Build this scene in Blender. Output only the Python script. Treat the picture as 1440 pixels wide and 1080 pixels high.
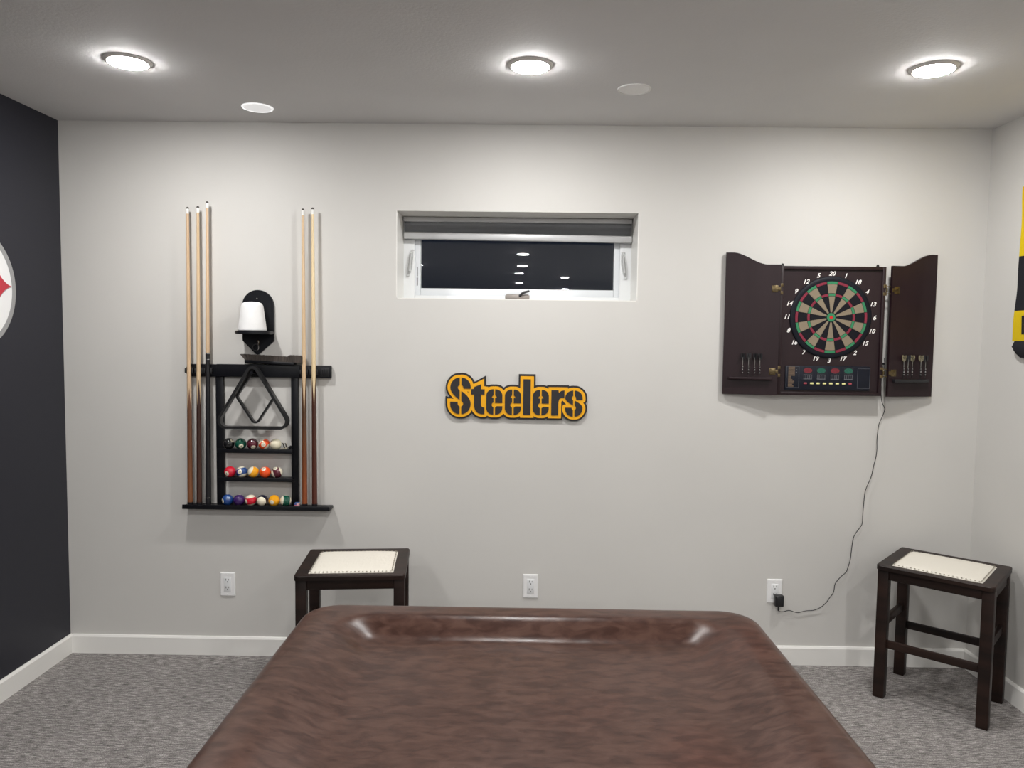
import bpy, bmesh, math, random
from mathutils import Vector, Matrix, noise
from mathutils.geometry import tessellate_polygon
import numpy as np
PI = math.pi
S = bpy.context.scene
C = S.collection
for o in list(bpy.data.objects):
    bpy.data.objects.remove(o)
random.seed(7)

# ------------------------------------------------------------------ camera, world, exposure
H = 2.74; W = 4.671                      # nine foot ceiling, back wall width
cam = bpy.data.cameras.new('camera'); camo = bpy.data.objects.new('camera', cam); C.objects.link(camo)
yaw, pitch, roll = -0.0105, -0.0638, 0.0126
cy, sy, cp, sp = math.cos(yaw), math.sin(yaw), math.cos(pitch), math.sin(pitch)
f = Vector((sy*cp, cy*cp, sp)); r = Vector((cy, -sy, 0)); u = r.cross(f)
cr, sr = math.cos(roll), math.sin(roll)
r2 = cr*r + sr*u; u2 = -sr*r + cr*u
camo.matrix_world = Matrix.Translation((2.3418, -3.8567, 1.6882)) @ Matrix((r2, u2, -f)).transposed().to_4x4()
cam.sensor_width = 36; cam.lens = 1064.2/1440*36; cam.clip_start = .02; cam.clip_end = 60
S.camera = camo
w = bpy.data.worlds.new('night'); S.world = w; w.use_nodes = True
w.node_tree.nodes['Background'].inputs[0].default_value = (.006, .008, .014, 1)
w.node_tree.nodes['Background'].inputs[1].default_value = 1.4
S.view_settings.view_transform = 'Standard'; S.view_settings.look = 'None'
S.view_settings.gamma = 1; S.view_settings.use_curve_mapping = False
S.view_settings.exposure = 0.0
LAMP = 378.0                               # radiance of the downlight lenses

# ------------------------------------------------------------------ materials
def nodes(name):
    m = bpy.data.materials.new(name); m.use_nodes = True
    nt = m.node_tree
    return m, nt, nt.nodes['Principled BSDF']
def setp(b, col=None, rough=None, metal=0, spec=None, coat=None, coatr=None):
    if col is not None: b.inputs['Base Color'].default_value = (*col, 1)
    if rough is not None: b.inputs['Roughness'].default_value = rough
    b.inputs['Metallic'].default_value = metal
    if spec is not None: b.inputs['Specular IOR Level'].default_value = spec
    if coat: b.inputs['Coat Weight'].default_value = coat; b.inputs['Coat Roughness'].default_value = coatr or .1
def tex(nt, kind, scale, mapscale=None, detail=4, coord='Object', rot=None):
    tc = nt.nodes.new('ShaderNodeTexCoord'); mp = nt.nodes.new('ShaderNodeMapping')
    nt.links.new(tc.outputs[coord], mp.inputs[0])
    if mapscale: mp.inputs['Scale'].default_value = mapscale
    if rot: mp.inputs['Rotation'].default_value = rot
    n = nt.nodes.new('ShaderNodeTex' + kind); n.inputs['Scale'].default_value = scale
    if 'Detail' in n.inputs: n.inputs['Detail'].default_value = detail
    nt.links.new(mp.outputs[0], n.inputs['Vector'])
    return n
def ramp(nt, src, stops):
    rp = nt.nodes.new('ShaderNodeValToRGB')
    e = rp.color_ramp.elements
    while len(e) < len(stops): e.new(.5)
    for i, (p, c) in enumerate(stops): e[i].position = p; e[i].color = (*c, 1)
    nt.links.new(src, rp.inputs[0]); return rp
def bump(nt, b, src, strength, dist=.002):
    bp = nt.nodes.new('ShaderNodeBump'); bp.inputs['Strength'].default_value = strength
    bp.inputs['Distance'].default_value = dist
    nt.links.new(src, bp.inputs['Height']); nt.links.new(bp.outputs[0], b.inputs['Normal']); return bp
def mat(name, col, rough=.5, metal=0, spec=None, var=0, vscale=20, vmap=None, bmp=0, bscale=200, bmap=None, coat=None):
    """plain paint/plastic/metal with slight procedural colour variation and relief"""
    m, nt, b = nodes(name); setp(b, col, rough, metal, spec, coat)
    if var:
        n = tex(nt, 'Noise', vscale, vmap)
        rp = ramp(nt, n.outputs['Fac'], [(.3, [c*(1-var) for c in col]), (.7, [min(1, c*(1+var)) for c in col])])
        nt.links.new(rp.outputs[0], b.inputs['Base Color'])
    if bmp:
        n = tex(nt, 'Noise', bscale, bmap); bump(nt, b, n.outputs['Fac'], bmp)
    return m
def wood(name, c1, c2, rough, axis='Z', sc=30, coat=None, spec=None):
    m, nt, b = nodes(name); setp(b, c1, rough, 0, spec, coat, .15)
    ms = {'Z': (1, 1, .06), 'X': (.06, 1, 1), 'Y': (1, .06, 1)}[axis]
    n = tex(nt, 'Noise', sc, ms, 8)
    rp = ramp(nt, n.outputs['Fac'], [(.3, c1), (.7, c2)])
    nt.links.new(rp.outputs[0], b.inputs['Base Color']); bump(nt, b, n.outputs['Fac'], .08)
    return m
def emis(name, col, s, base=None):
    m, nt, b = nodes(name); setp(b, base or col, .4)
    b.inputs['Emission Color'].default_value = (*col, 1); b.inputs['Emission Strength'].default_value = s
    return m

M = {}
M['wall'] = mat('warm_grey_paint', (.595, .583, .558), .6, var=.015, vscale=2, bmp=.10, bscale=260)
M['navy'] = mat('black_blue_paint', (.010, .0105, .019), .45, var=.04, vscale=2, bmp=.08, bscale=260)
M['ceil'] = mat('ceiling_paint', (.66, .655, .655), .8, var=.02, vscale=3, bmp=.35, bscale=90)
M['trim'] = mat('white_trim_paint', (.80, .79, .76), .32, bmp=.03, bscale=60)
M['vinyl'] = mat('white_vinyl', (.84, .86, .87), .3, bmp=.02, bscale=60)
M['sash'] = mat('sash_vinyl', (.76, .79, .82), .3, bmp=.02, bscale=60)
M['white'] = mat('white_plastic', (.82, .82, .82), .28, bmp=.02, bscale=80)
M['slot'] = mat('dark_slot', (.05, .05, .05), .6, bmp=.02)
M['outer'] = mat('outside_wall', (.05, .05, .05), .9, var=.1)
M['blackwood'] = wood('black_lacquered_wood', (.0045, .005, .007), (.007, .0075, .010), .38, 'Z', 40, None, .25)
M['rubber'] = mat('black_rubber', (.010, .010, .012), .5, bmp=.05)
M['blackpl'] = mat('black_plastic', (.012, .012, .014), .33, bmp=.03)
M['steel'] = mat('brushed_steel', (.45, .44, .42), .35, 1, bmp=.05)
M['silver'] = mat('silver_metal', (.7, .7, .7), .25, 1, bmp=.02)
M['darkmetal'] = mat('dark_metal', (.03, .03, .03), .35, .6, bmp=.02)
M['brass'] = mat('antique_brass', (.17, .13, .07), .34, 1, var=.2, vscale=90)
M['brass_l'] = mat('polished_brass', (.62, .5, .28), .25, 1, var=.1, vscale=90)
M['stool'] = wood('espresso_wood', (.005, .003, .0025), (.028, .0135, .0095), .42, 'X', 16, None, .28)
M['mahog'] = wood('dark_mahogany_laminate', (.0150, .0070, .0090), (.0200, .0098, .0120), .38, 'Z', 26, None, .32)
M['mahog_p'] = wood('mahogany_panel', (.0150, .0070, .0090), (.0200, .0098, .0120), .42, 'Z', 26, None, .32)

def carpet_mat():
    m, nt, b = nodes('grey_heather_carpet'); setp(b, (.2, .19, .185), .95, 0, .1)
    n1 = tex(nt, 'Noise', 30, (.8, 4.8, 1), 9); n2 = tex(nt, 'Noise', 190, (1, 1.3, 1), 4); n3 = tex(nt, 'Noise', 2.2, None, 3)
    r1 = ramp(nt, n1.outputs['Fac'], [(.30, (.13, .125, .123)), (.5, (.305, .293, .287)), (.70, (.54, .52, .507))])
    r2_ = ramp(nt, n2.outputs['Fac'], [(.34, (.40, .40, .40)), (.66, (1.1, 1.1, 1.1))])
    r3 = ramp(nt, n3.outputs['Fac'], [(.35, (.88, .88, .88)), (.65, (1, 1, 1))])
    mx = nt.nodes.new('ShaderNodeMixRGB'); mx.blend_type = 'MULTIPLY'; mx.inputs[0].default_value = 1
    nt.links.new(r1.outputs[0], mx.inputs[1]); nt.links.new(r2_.outputs[0], mx.inputs[2])
    my = nt.nodes.new('ShaderNodeMixRGB'); my.blend_type = 'MULTIPLY'; my.inputs[0].default_value = 1
    nt.links.new(mx.outputs[0], my.inputs[1]); nt.links.new(r3.outputs[0], my.inputs[2])
    mz = nt.nodes.new('ShaderNodeMixRGB'); mz.blend_type = 'MULTIPLY'; mz.inputs[0].default_value = 1
    nt.links.new(my.outputs[0], mz.inputs[1]); mz.inputs[2].default_value = (1.12, 1.09, 1.075, 1)
    nt.links.new(mz.outputs[0], b.inputs['Base Color']); bump(nt, b, n2.outputs['Fac'], .5, .004)
    return m
M['carpet'] = carpet_mat()
def leather_mat():
    m, nt, b = nodes('brown_leatherette'); setp(b, (.09, .05, .04), .38, 0, .30)
    n1 = tex(nt, 'Noise', 17, (1, 2.2, 1), 7); n2 = tex(nt, 'Noise', 1.6, None, 2); n3 = tex(nt, 'Noise', 420, None, 3)
    n1.inputs['Distortion'].default_value = .6
    r1 = ramp(nt, n1.outputs['Fac'], [(.36, (.040, .0170, .0118)), (.50, (.059, .0270, .0190)), (.64, (.078, .0385, .0275))])
    r2_ = ramp(nt, n2.outputs['Fac'], [(.50, (0, 0, 0)), (.72, (.8, .8, .8))])
    mx = nt.nodes.new('ShaderNodeMixRGB'); mx.blend_type = 'MULTIPLY'
    nt.links.new(r2_.outputs[0], mx.inputs[0]); nt.links.new(r1.outputs[0], mx.inputs[1]); mx.inputs[2].default_value = (1.2, .78, .70, 1)
    nt.links.new(mx.outputs[0], b.inputs['Base Color'])
    rr = nt.nodes.new('ShaderNodeMapRange'); rr.inputs['To Min'].default_value = .26; rr.inputs['To Max'].default_value = .38
    nt.links.new(n1.outputs['Fac'], rr.inputs['Value']); nt.links.new(rr.outputs[0], b.inputs['Roughness'])
    b1 = bump(nt, b, n3.outputs['Fac'], .12, .0006)
    n4 = tex(nt, 'Noise', 26, (1, 1.6, 1), 5)
    b2 = nt.nodes.new('ShaderNodeBump'); b2.inputs['Strength'].default_value = .10; b2.inputs['Distance'].default_value = .004
    nt.links.new(n4.outputs['Fac'], b2.inputs['Height']); nt.links.new(b2.outputs[0], b1.inputs['Normal'])
    return m
M['leather'] = leather_mat()
def linen_mat():
    m, nt, b = nodes('oatmeal_linen'); setp(b, (.7, .66, .58), .9, 0, .1)
    n1 = tex(nt, 'Noise', 85, (1, .3, 1), 5); n2 = tex(nt, 'Noise', 95, (.25, 1, 1), 5)
    mx = nt.nodes.new('ShaderNodeMath'); mx.operation = 'ADD'
    nt.links.new(n1.outputs['Fac'], mx.inputs[0]); nt.links.new(n2.outputs['Fac'], mx.inputs[1])
    hf = nt.nodes.new('ShaderNodeMath'); hf.operation = 'MULTIPLY'; hf.inputs[1].default_value = 1.4
    nt.links.new(mx.outputs[0], hf.inputs[0])
    rp = ramp(nt, hf.outputs[0], [(.45, (.22, .195, .155)), (.50, (.52, .485, .41)), (.55, (.70, .665, .59))])
    nt.links.new(rp.outputs[0], b.inputs['Base Color']); bump(nt, b, hf.outputs[0], .5, .002)
    return m
M['linen'] = linen_mat()
def fabric(name, col, rough=.85):
    m, nt, b = nodes(name); setp(b, col, rough, 0, .2)
    n = tex(nt, 'Noise', 300, (1, 1, 5), 3)
    rp = ramp(nt, n.outputs['Fac'], [(.3, [c*.85 for c in col]), (.7, [c*1.12 for c in col])])
    nt.links.new(rp.outputs[0], b.inputs['Base Color']); bump(nt, b, n.outputs['Fac'], .3, .001); return m
def glass_mat():
    m, nt, b = nodes('window_glass'); setp(b, (.93, .95, .96), .0)
    b.inputs['Transmission Weight'].default_value = 1; b.inputs['IOR'].default_value = 1.5
    n = tex(nt, 'Noise', 1.5); bump(nt, b, n.outputs['Fac'], .004, .001)
    return m
M['glass'] = glass_mat()
M['lens'] = emis('lamp_lens', (1.0, .985, .965), LAMP, (.9, .9, .9))

# ------------------------------------------------------------------ builders
LOC = {}
def thing(name, label, cat, loc=(0, 0, 0), rotz=0, group=None):
    o = bpy.data.objects.new(name, None); C.objects.link(o); o.empty_display_size = .1
    o.location = loc; o.rotation_euler = (0, 0, rotz)
    LOC[o.name] = Matrix.Translation(loc) @ Matrix.Rotation(rotz, 4, 'Z')
    if label: o['label'] = label
    if cat: o['category'] = cat
    if group: o['group'] = group
    return o
def tag(o, label=None, cat=None, group=None, kind=None):
    if label: o['label'] = label
    if cat: o['category'] = cat
    if group: o['group'] = group
    if kind: o['kind'] = kind
    return o
def root_of(o):
    while o.parent: o = o.parent
    return o
def objm(name, me, m, parent=None, world=False, smooth=35, label=None):
    """one mesh object; world=True: vertices are in world space and get moved into the root's space"""
    o = bpy.data.objects.new(name, me); C.objects.link(o)
    if m is not None:
        me.materials.clear()
        for k in (m if isinstance(m, (list, tuple)) else [m]): me.materials.append(k)
    if parent is not None:
        o.parent = parent
        rt = root_of(parent)
        if world and rt.name in LOC: me.transform(LOC[rt.name].inverted())
    if smooth:
        me.shade_smooth(); me.set_sharp_from_angle(angle=math.radians(smooth))
    if label: o['label'] = label
    return o
def obj(name, bm, m, parent=None, world=False, smooth=35, label=None):
    me = bpy.data.meshes.new(name)
    bmesh.ops.recalc_face_normals(bm, faces=bm.faces)
    bm.to_mesh(me); bm.free()
    return objm(name, me, m, parent, world, smooth, label)
def merge(bm, t, mtx=None):
    if mtx is not None: bmesh.ops.transform(t, matrix=mtx, verts=t.verts)
    me = bpy.data.meshes.new('t'); t.to_mesh(me); t.free(); bm.from_mesh(me); bpy.data.meshes.remove(me)
def box(bm, x0, x1, y0, y1, z0, z1, bev=0, seg=2, mtx=None, mi=0):
    t = bmesh.new(); bmesh.ops.create_cube(t, size=1)
    bmesh.ops.transform(t, matrix=Matrix.Translation(((x0+x1)/2, (y0+y1)/2, (z0+z1)/2)) @ Matrix.Diagonal((abs(x1-x0), abs(y1-y0), abs(z1-z0), 1)), verts=t.verts)
    if bev: bmesh.ops.bevel(t, geom=t.edges[:], offset=bev, segments=seg, affect='EDGES', profile=.5)
    for fc in t.faces: fc.material_index = mi
    merge(bm, t, mtx)
def cone(bm, p0, p1, r0, r1, n=20):
    p0, p1 = Vector(p0), Vector(p1); d = p1-p0
    t = bmesh.new(); bmesh.ops.create_cone(t, cap_ends=True, segments=n, radius1=r0, radius2=r1, depth=d.length)
    merge(bm, t, Matrix.Translation((p0+p1)/2) @ d.to_track_quat('Z', 'Y').to_matrix().to_4x4())
def lathe(bm, prof, n=32, mtx=None, mi=None):
    """profile [(radius, z)...] turned about Z"""
    t = bmesh.new(); rings = []
    for (rr, z) in prof:
        if rr < 1e-6: rings.append([t.verts.new((0, 0, z))])
        else: rings.append([t.verts.new((rr*math.cos(2*PI*i/n), rr*math.sin(2*PI*i/n), z)) for i in range(n)])
    for a, b in zip(rings, rings[1:]):
        for i in range(n):
            j = (i+1) % n
            if len(a) == 1 and len(b) == 1: continue
            if len(a) == 1: t.faces.new((a[0], b[i], b[j]))
            elif len(b) == 1: t.faces.new((a[i], a[j], b[0]))
            else: t.faces.new((a[i], a[j], b[j], b[i]))
    merge(bm, t, mtx)
def prism(bm, loops, y0, y1, mtx=None):
    """closed 2D loops (x, z), first outer then holes, extruded from y0 to y1"""
    t = bmesh.new()
    tri = tessellate_polygon([[Vector((p[0], p[1], 0)) for p in L] for L in loops])
    flat = [p for L in loops for p in L]
    A = [t.verts.new((p[0], y0, p[1])) for p in flat]; B = [t.verts.new((p[0], y1, p[1])) for p in flat]
    for a, b, c in tri:
        if len({a, b, c}) < 3: continue
        try: t.faces.new((A[a], A[b], A[c])); t.faces.new((B[c], B[b], B[a]))
        except ValueError: pass
    k = 0
    for L in loops:
        n = len(L)
        for i in range(n):
            a, b = k+i, k+(i+1) % n
            try: t.faces.new((A[a], A[b], B[b], B[a]))
            except ValueError: pass
        k += n
    merge(bm, t, mtx)
def from_curve(cu):
    o = bpy.data.objects.new('tmp', cu); C.objects.link(o)
    me = bpy.data.meshes.new_from_object(o.evaluated_get(bpy.context.evaluated_depsgraph_get()))
    bpy.data.objects.remove(o); return me
def tube_mesh(pts, rad, cyclic=False, res=4, smooth=True):
    cu = bpy.data.curves.new('t', 'CURVE'); cu.dimensions = '3D'; cu.bevel_depth = rad; cu.bevel_resolution = res; cu.use_fill_caps = True
    s = cu.splines.new('NURBS' if smooth else 'POLY'); s.points.add(len(pts)-1)
    for q, p in zip(s.points, pts): q.co = (*p, 1)
    s.use_cyclic_u = cyclic
    if smooth: s.order_u = 3; s.use_endpoint_u = not cyclic; s.resolution_u = 4
    return from_curve(cu)
def text_mesh(txt, size, ext=.0006, shear=0, bold=0, align='CENTER'):
    cu = bpy.data.curves.new('t', 'FONT'); cu.body = txt; cu.size = size; cu.extrude = ext; cu.shear = shear; cu.offset = bold
    cu.align_x = align; cu.align_y = 'CENTER'; cu.resolution_u = 3
    return from_curve(cu)
FRONT = Matrix.Rotation(PI/2, 4, 'X')          # text lying in XY -> standing, facing -Y
def struct(name, bm, m, parent=None, **k):
    o = obj(name, bm, m, parent, **k)
    if parent is None: o['kind'] = 'structure'
    return o
def copy_tree(o, parent=None, loc=None, rotz=None):
    c = o.copy(); C.objects.link(c)
    if parent is not None: c.parent = parent
    if loc is not None: c.location = loc
    if rotz is not None: c.rotation_euler = (0, 0, rotz)
    for ch in list(o.children): copy_tree(ch, c)
    return c

# ------------------------------------------------------------------ room shell
YB = -13.6                                      # rear wall
WX0, WX1, WZ0, WZ1 = 1.707, 2.930, 1.869, 2.3095
b = bmesh.new(); box(b, -.15, W+.15, YB-.15, .30, -.12, 0); struct('floor', b, M['carpet'], smooth=0)
b = bmesh.new(); box(b, -.15, W+.15, YB-.15, .30, H, H+.12); struct('ceiling', b, M['ceil'], smooth=0)
b = bmesh.new(); box(b, -.15, 0, YB, .30, 0, H); struct('wall_left', b, M['navy'], smooth=0)
b = bmesh.new(); box(b, W, W+.15, YB, .30, 0, H); struct('wall_right', b, M['wall'], smooth=0)
b = bmesh.new(); box(b, -.15, W+.15, YB-.15, YB, 0, H); struct('wall_rear', b, M['wall'], smooth=0)
b = bmesh.new(); prism(b, [[(0, 0), (W, 0), (W, H), (0, H)], [(WX0, WZ0), (WX1, WZ0), (WX1, WZ1), (WX0, WZ1)]], 0, .30)
struct('wall_back', b, M['wall'], smooth=0)
# painted returns inside the window opening
b = bmesh.new(); e = .004
box(b, WX0-.001, WX0+e, .0005, .232, WZ0, WZ1); box(b, WX1-e, WX1+.001, .0005, .232, WZ0, WZ1)
box(b, WX0, WX1, .0005, .232, WZ0-.001, WZ0+e); 
struct('trim_1', b, M['trim'], smooth=0)
# baseboards with an eased top edge
BH, BT = .0987, .014
def base_prof(L, place):
    b = bmesh.new()
    prof = [(0, 0), (BT, 0), (BT, BH-.010), (BT*.62, BH-.002), (BT*.4, BH), (0, BH)]
    t = bmesh.new()
    A = [t.verts.new((p[0], 0, p[1])) for p in prof]; B = [t.verts.new((p[0], L, p[1])) for p in prof]
    t.faces.new(A); t.faces.new(B[::-1])
    for i in range(len(prof)): j = (i+1) % len(prof); t.faces.new((A[i], A[j], B[j], B[i]))
    merge(b, t, place); return b
struct('baseboard_left', base_prof(-YB, Matrix.Translation((0, YB, 0))), M['trim'], smooth=0)
struct('baseboard_right', base_prof(-YB, Matrix.Translation((W, 0, 0)) @ Matrix.Rotation(PI, 4, 'Z')), M['trim'], smooth=0)
struct('baseboard_back', base_prof(W-2*BT, Matrix.Translation((BT, 0, 0)) @ Matrix.Rotation(-PI/2, 4, 'Z')), M['trim'], smooth=0)
struct('baseboard_rear', base_prof(W-2*BT, Matrix.Translation((W-BT, YB, 0)) @ Matrix.Rotation(PI/2, 4, 'Z')), M['trim'], smooth=0)

# ------------------------------------------------------------------ window
win = thing('window_1', None, None, ((WX0+WX1)/2, .235, WZ0)); win['kind'] = 'structure'
GX0, GX1, GZ0 = 1.799, 2.842, 1.934
def rframe(b, x0, x1, z0, z1, t_, y0, y1, bev=.002, bot=None, top=None):
    bot = bot or t_; top = top or t_
    box(b, x0, x0+t_, y0, y1, z0, z1, bev); box(b, x1-t_, x1, y0, y1, z0, z1, bev)
    box(b, x0+t_, x1-t_, y0, y1, z0, z0+bot, bev); box(b, x0+t_, x1-t_, y0, y1, z1-top, z1, bev)
b = bmesh.new(); rframe(b, WX0+.003, WX1-.003, WZ0+.003, WZ1-.001, .060, .222, .298, .003, bot=.026)
fr = obj('window_frame', b, M['vinyl'], win, True)
b = bmesh.new(); rframe(b, WX0+.063, WX1-.063, WZ0+.028, WZ1-.05, .031, .229, .270, .003, bot=.040)
sa = obj('sash', b, M['sash'], win, True)
b = bmesh.new(); box(b, GX0-.010, GX1+.010, .246, .250, GZ0-.01, WZ1-.075); pn = obj('pane', b, M['glass'], win, True, 0)
b = bmesh.new(); box(b, GX0-.010, GX1+.010, .262, .266, GZ0-.01, WZ1-.075); obj('pane', b, M['glass'], win, True, 0)
b = bmesh.new(); box(b, 1.7805, 1.786, .2278, .230, 1.950, 1.993); box(b, 1.7825, 1.7855, .2278, .230, 2.00, 2.050)
obj('sash_slot', b, M['slot'], sa, True)
for s, lx in ((1, 1.742), (-1, 2.893)):
    b = bmesh.new()
    n = 28; pl = [(lx + s*.004 + .0145*math.cos(a)*(1.0), 2.068 + .070*math.sin(a)) for a in [2*PI*i/n for i in range(n)]]
    pl = [(x + s*.010*((z-2.068)/.070), z) for x, z in pl]
    prism(b, [pl], .213, .222); bmesh.ops.bevel(b, geom=[e for e in b.edges if all(abs(v.co.y-.213) < 1e-5 for v in e.verts)], offset=.003, segments=2, affect='EDGES')
    lk = obj('window_lock', b, mat('lock_white', (.62, .63, .63), .3, bmp=.02), win, True)
    b = bmesh.new(); p0 = Vector((lx+s*.012, .206, 2.12)); p1 = Vector((lx+s*.003, .200, 2.025))
    cone(b, p0, p1, .0048, .0065, 12); cone(b, p1, (lx+s*.003, .216, 2.022), .0075, .0075, 12)
    obj('lock_lever', b, mat('lever_white', (.50, .51, .51), .3, bmp=.02), lk, True)
b = bmesh.new(); box(b, 2.257, 2.387, .196, .2255, 1.8845, 1.9035, .003); box(b, 2.262, 2.382, .205, .226, 1.903, 1.908, .001)
ck = obj('crank_housing', b, mat('taupe_metal', (.30, .27, .245), .4, .3, bmp=.03), win, True)
b = bmesh.new(); cone(b, (2.334, .190, 1.901), (2.352, .184, 1.916), .0055, .0065, 12); cone(b, (2.352, .184, 1.916), (2.386, .182, 1.926), .0072, .0050, 12)
t = bmesh.new(); bmesh.ops.create_uvsphere(t, u_segments=12, v_segments=8, radius=.0075); merge(b, t, Matrix.Translation((2.336, .190, 1.902)))
obj('crank_handle', b, M['blackpl'], ck, True)

# roller shade hung in the top of the opening
sh = thing('roller_shade', 'grey roller shade, nearly raised, across the top of the window', 'shade', (2.319, .19, 2.19))
b = bmesh.new(); box(b, 1.716, 2.922, .175, .217, 2.2835, 2.3075, .003); obj('headrail', b, mat('grey_rail', (.58, .585, .59), .45, .2, bmp=.02), sh, True)
b = bmesh.new(); SX0, SX1 = 1.722, 2.918
vs = []
for i in range(25):
    z = 2.30 - .112*i/24
    bulge = .5*(1-math.cos(min(1, i/9)*PI))
    y = .205 - .020*math.exp(-((i-6)/4.5)**2) - .004*math.exp(-((i-14)/3)**2)
    vs.append((y, z))
t = bmesh.new(); nx = 24
g = [[t.verts.new((SX0+(SX1-SX0)*j/nx, y, z - (.005*(j/nx-.5)*(i/24)))) for j in range(nx+1)] for i, (y, z) in enumerate(vs)]
for i in range(24):
    for j in range(nx): t.faces.new((g[i][j], g[i][j+1], g[i+1][j+1], g[i+1][j]))
bmesh.ops.solidify(t, geom=t.faces[:], thickness=.0012); merge(b, t)
obj('shade_fabric', b, fabric('grey_shade_cloth', (.40, .41, .43)), sh, True, 60)
b = bmesh.new(); rot = Matrix.Translation((2.32, .19, 2.206)) @ Matrix.Rotation(.0085, 4, 'Y')
box(b, -.603, .603, -.014, .012, -.018, .019, .005, 3, rot)
obj('bottom_rail', b, mat('light_grey_rail', (.52, .525, .53), .38, .3, bmp=.02), sh, True, label='light grey metal bottom rail')

# ------------------------------------------------------------------ ceiling fittings
def downlight(x, y, label, group):
    t_ = thing('recessed_light', label, 'ceiling light', (x, y, H), 0, group)
    return t_
d0 = downlight(.794, -.845, 'lit round white ceiling light nearest the black left wall, above the cue rack', 'round downlights in the front row')
b = bmesh.new(); lathe(b, [(.0725, -.001), (.0725, -.0085), (.075, -.0095), (.084, -.005), (.0885, -.0015), (.0885, 0), (.0765, 0)], 48); obj('trim_ring', b, M['trim'], d0)
b = bmesh.new(); lathe(b, [(0, -.0155), (.040, -.0153), (.060, -.0145), (.068, -.0130), (.0722, -.0105), (.0723, -.002)], 48); obj('lamp_lens', b, M['lens'], d0)
GF, GR = 'round downlights in the front row', 'round downlights behind the camera'
for x, y, l in [(2.366, -.84, 'lit round white ceiling light in front of the window, in the middle of the row'),
                (3.925, -.842, 'lit round white ceiling light on the right, above the dartboard cabinet')]:
    c = copy_tree(d0, loc=(x, y, H)); c['label'] = l
for x, y in [(.79, -3.15), (2.366, -3.15), (3.93, -3.15), (.79, -5.43), (2.36, -5.43), (3.93, -5.43), (2.35, -7.07), (2.31, -8.43), (.79, -7.07), (3.93, -7.07), (2.30, -10.76), (3.11, -9.20), (3.31, -12.5)]:  # side lights of the fourth row are unseen, added to lift the indirect light
    c = copy_tree(d0, loc=(x, y, H)); c['group'] = GR
    c['label'] = 'lit round ceiling light, %s column, %s row from the window wall' % ('left' if x < 1.5 else 'middle' if x < 2.7 else 'right', {3.15: 'second', 5.43: 'third', 7.07: 'partly added fourth', 8.43: 'fifth', 9.2: 'sixth', 10.76: 'seventh', 12.5: 'last'}[-y])
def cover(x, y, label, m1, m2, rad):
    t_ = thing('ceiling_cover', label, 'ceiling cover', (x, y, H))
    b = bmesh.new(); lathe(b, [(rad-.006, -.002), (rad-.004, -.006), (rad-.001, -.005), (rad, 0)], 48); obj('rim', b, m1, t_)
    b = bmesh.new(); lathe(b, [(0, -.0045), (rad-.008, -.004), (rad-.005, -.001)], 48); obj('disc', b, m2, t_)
cover(1.096, -.252, 'white round flush disc with raised rim and added faint glow on the ceiling near the back wall, left', emis('added_glow_rim', (1, 1, 1), .62, (.85, .85, .85)), emis('added_glow_disc', (1, 1, 1), .42, (.85, .85, .85)), .0715)  # faint emission added to rim and disc so this cover looks brighter
cover(2.811, -.566, 'dull grey-white round flush disc on the ceiling between two lights', mat('cover_rim', (.78, .78, .76), .5, bmp=.02), mat('cover_disc', (.92, .92, .91), .7, bmp=.2, bscale=400), .0715)

# ------------------------------------------------------------------ pool table and its cover
TX0, TX1, TY0, TY1 = 1.677, 3.088, -4.10, -1.487
TCX, TCY = (TX0+TX1)/2, (TY0+TY1)/2
pt = thing('pool_table', 'pool table hidden beneath the brown leatherette cover in the foreground', 'pool table', (TCX, TCY, 0))
b = bmesh.new(); box(b, TX0+.10, TX1-.10, TY0+.10, TY1-.10, .60, .755, .01); obj('cabinet', b, M['stool'], pt, True)
b = bmesh.new()
for a in ((TX0+.03, TX0+.085, TY0+.06, TY1-.06), (TX1-.085, TX1-.03, TY0+.06, TY1-.06)): box(b, *a, .74, .808, .012)
for a in ((TX0+.085, TX1-.085, TY0+.03, TY0+.085), (TX0+.085, TX1-.085, TY1-.085, TY1-.03)): box(b, *a, .74, .808, .012)
obj('rail', b, M['stool'], pt, True)
b = bmesh.new(); box(b, TX0+.12, TX1-.12, TY0+.12, TY1-.12, .75, .764); obj('playing_bed', b, fabric('green_baize', (.02, .12, .06)), pt, True)
for x in (TX0+.24, TX1-.24):
    for y in (TY0+.30, TY1-.30):
        b = bmesh.new(); lathe(b, [(0, 0), (.05, 0), (.055, .02), (.042, .05), (.050, .20), (.070, .42), (.062, .50), (.085, .54), (.085, .60), (0, .60)], 20, Matrix.Translation((x, y, 0)))
        obj('leg', b, M['stool'], pt, True)
# fitted cover: rings of a rounded rectangle, dropping over the cushions to the bed and down as a skirt
def rr_outline(d, R=.105, n=26):
    x0, x1, y0, y1 = TX0+d, TX1-d, TY0+d, TY1-d; R = max(R-d*.45, .02); pts = []
    R = min(R, (x1-x0)/2.01)
    def seg(a, c, m):
        for i in range(m): pts.append((a[0]+(c[0]-a[0])*i/m, a[1]+(c[1]-a[1])*i/m))
    def arc(cx, cyy, a0):
        for i in range(n): a = a0+PI/2*i/n; pts.append((cx+R*math.cos(a), cyy+R*math.sin(a)))
    arc(x1-R, y1-R, 0); seg((x1-R, y1), (x0+R, y1), 90); arc(x0+R, y1-R, PI/2); seg((x0, y1-R), (x0, y0+R), 150)
    arc(x0+R, y0+R, PI); seg((x0+R, y0), (x1-R, y0), 90); arc(x1-R, y0+R, PI*1.5); seg((x1, y0+R), (x1, y1-R), 150)
    return pts
def smin(vals, k=.035):
    m_ = min(vals); return m_ - k*math.log(sum(math.exp(-(v-m_)/k) for v in vals))
def sstep(t): t = max(0, min(1, t)); return t*t*(3-2*t)
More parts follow.
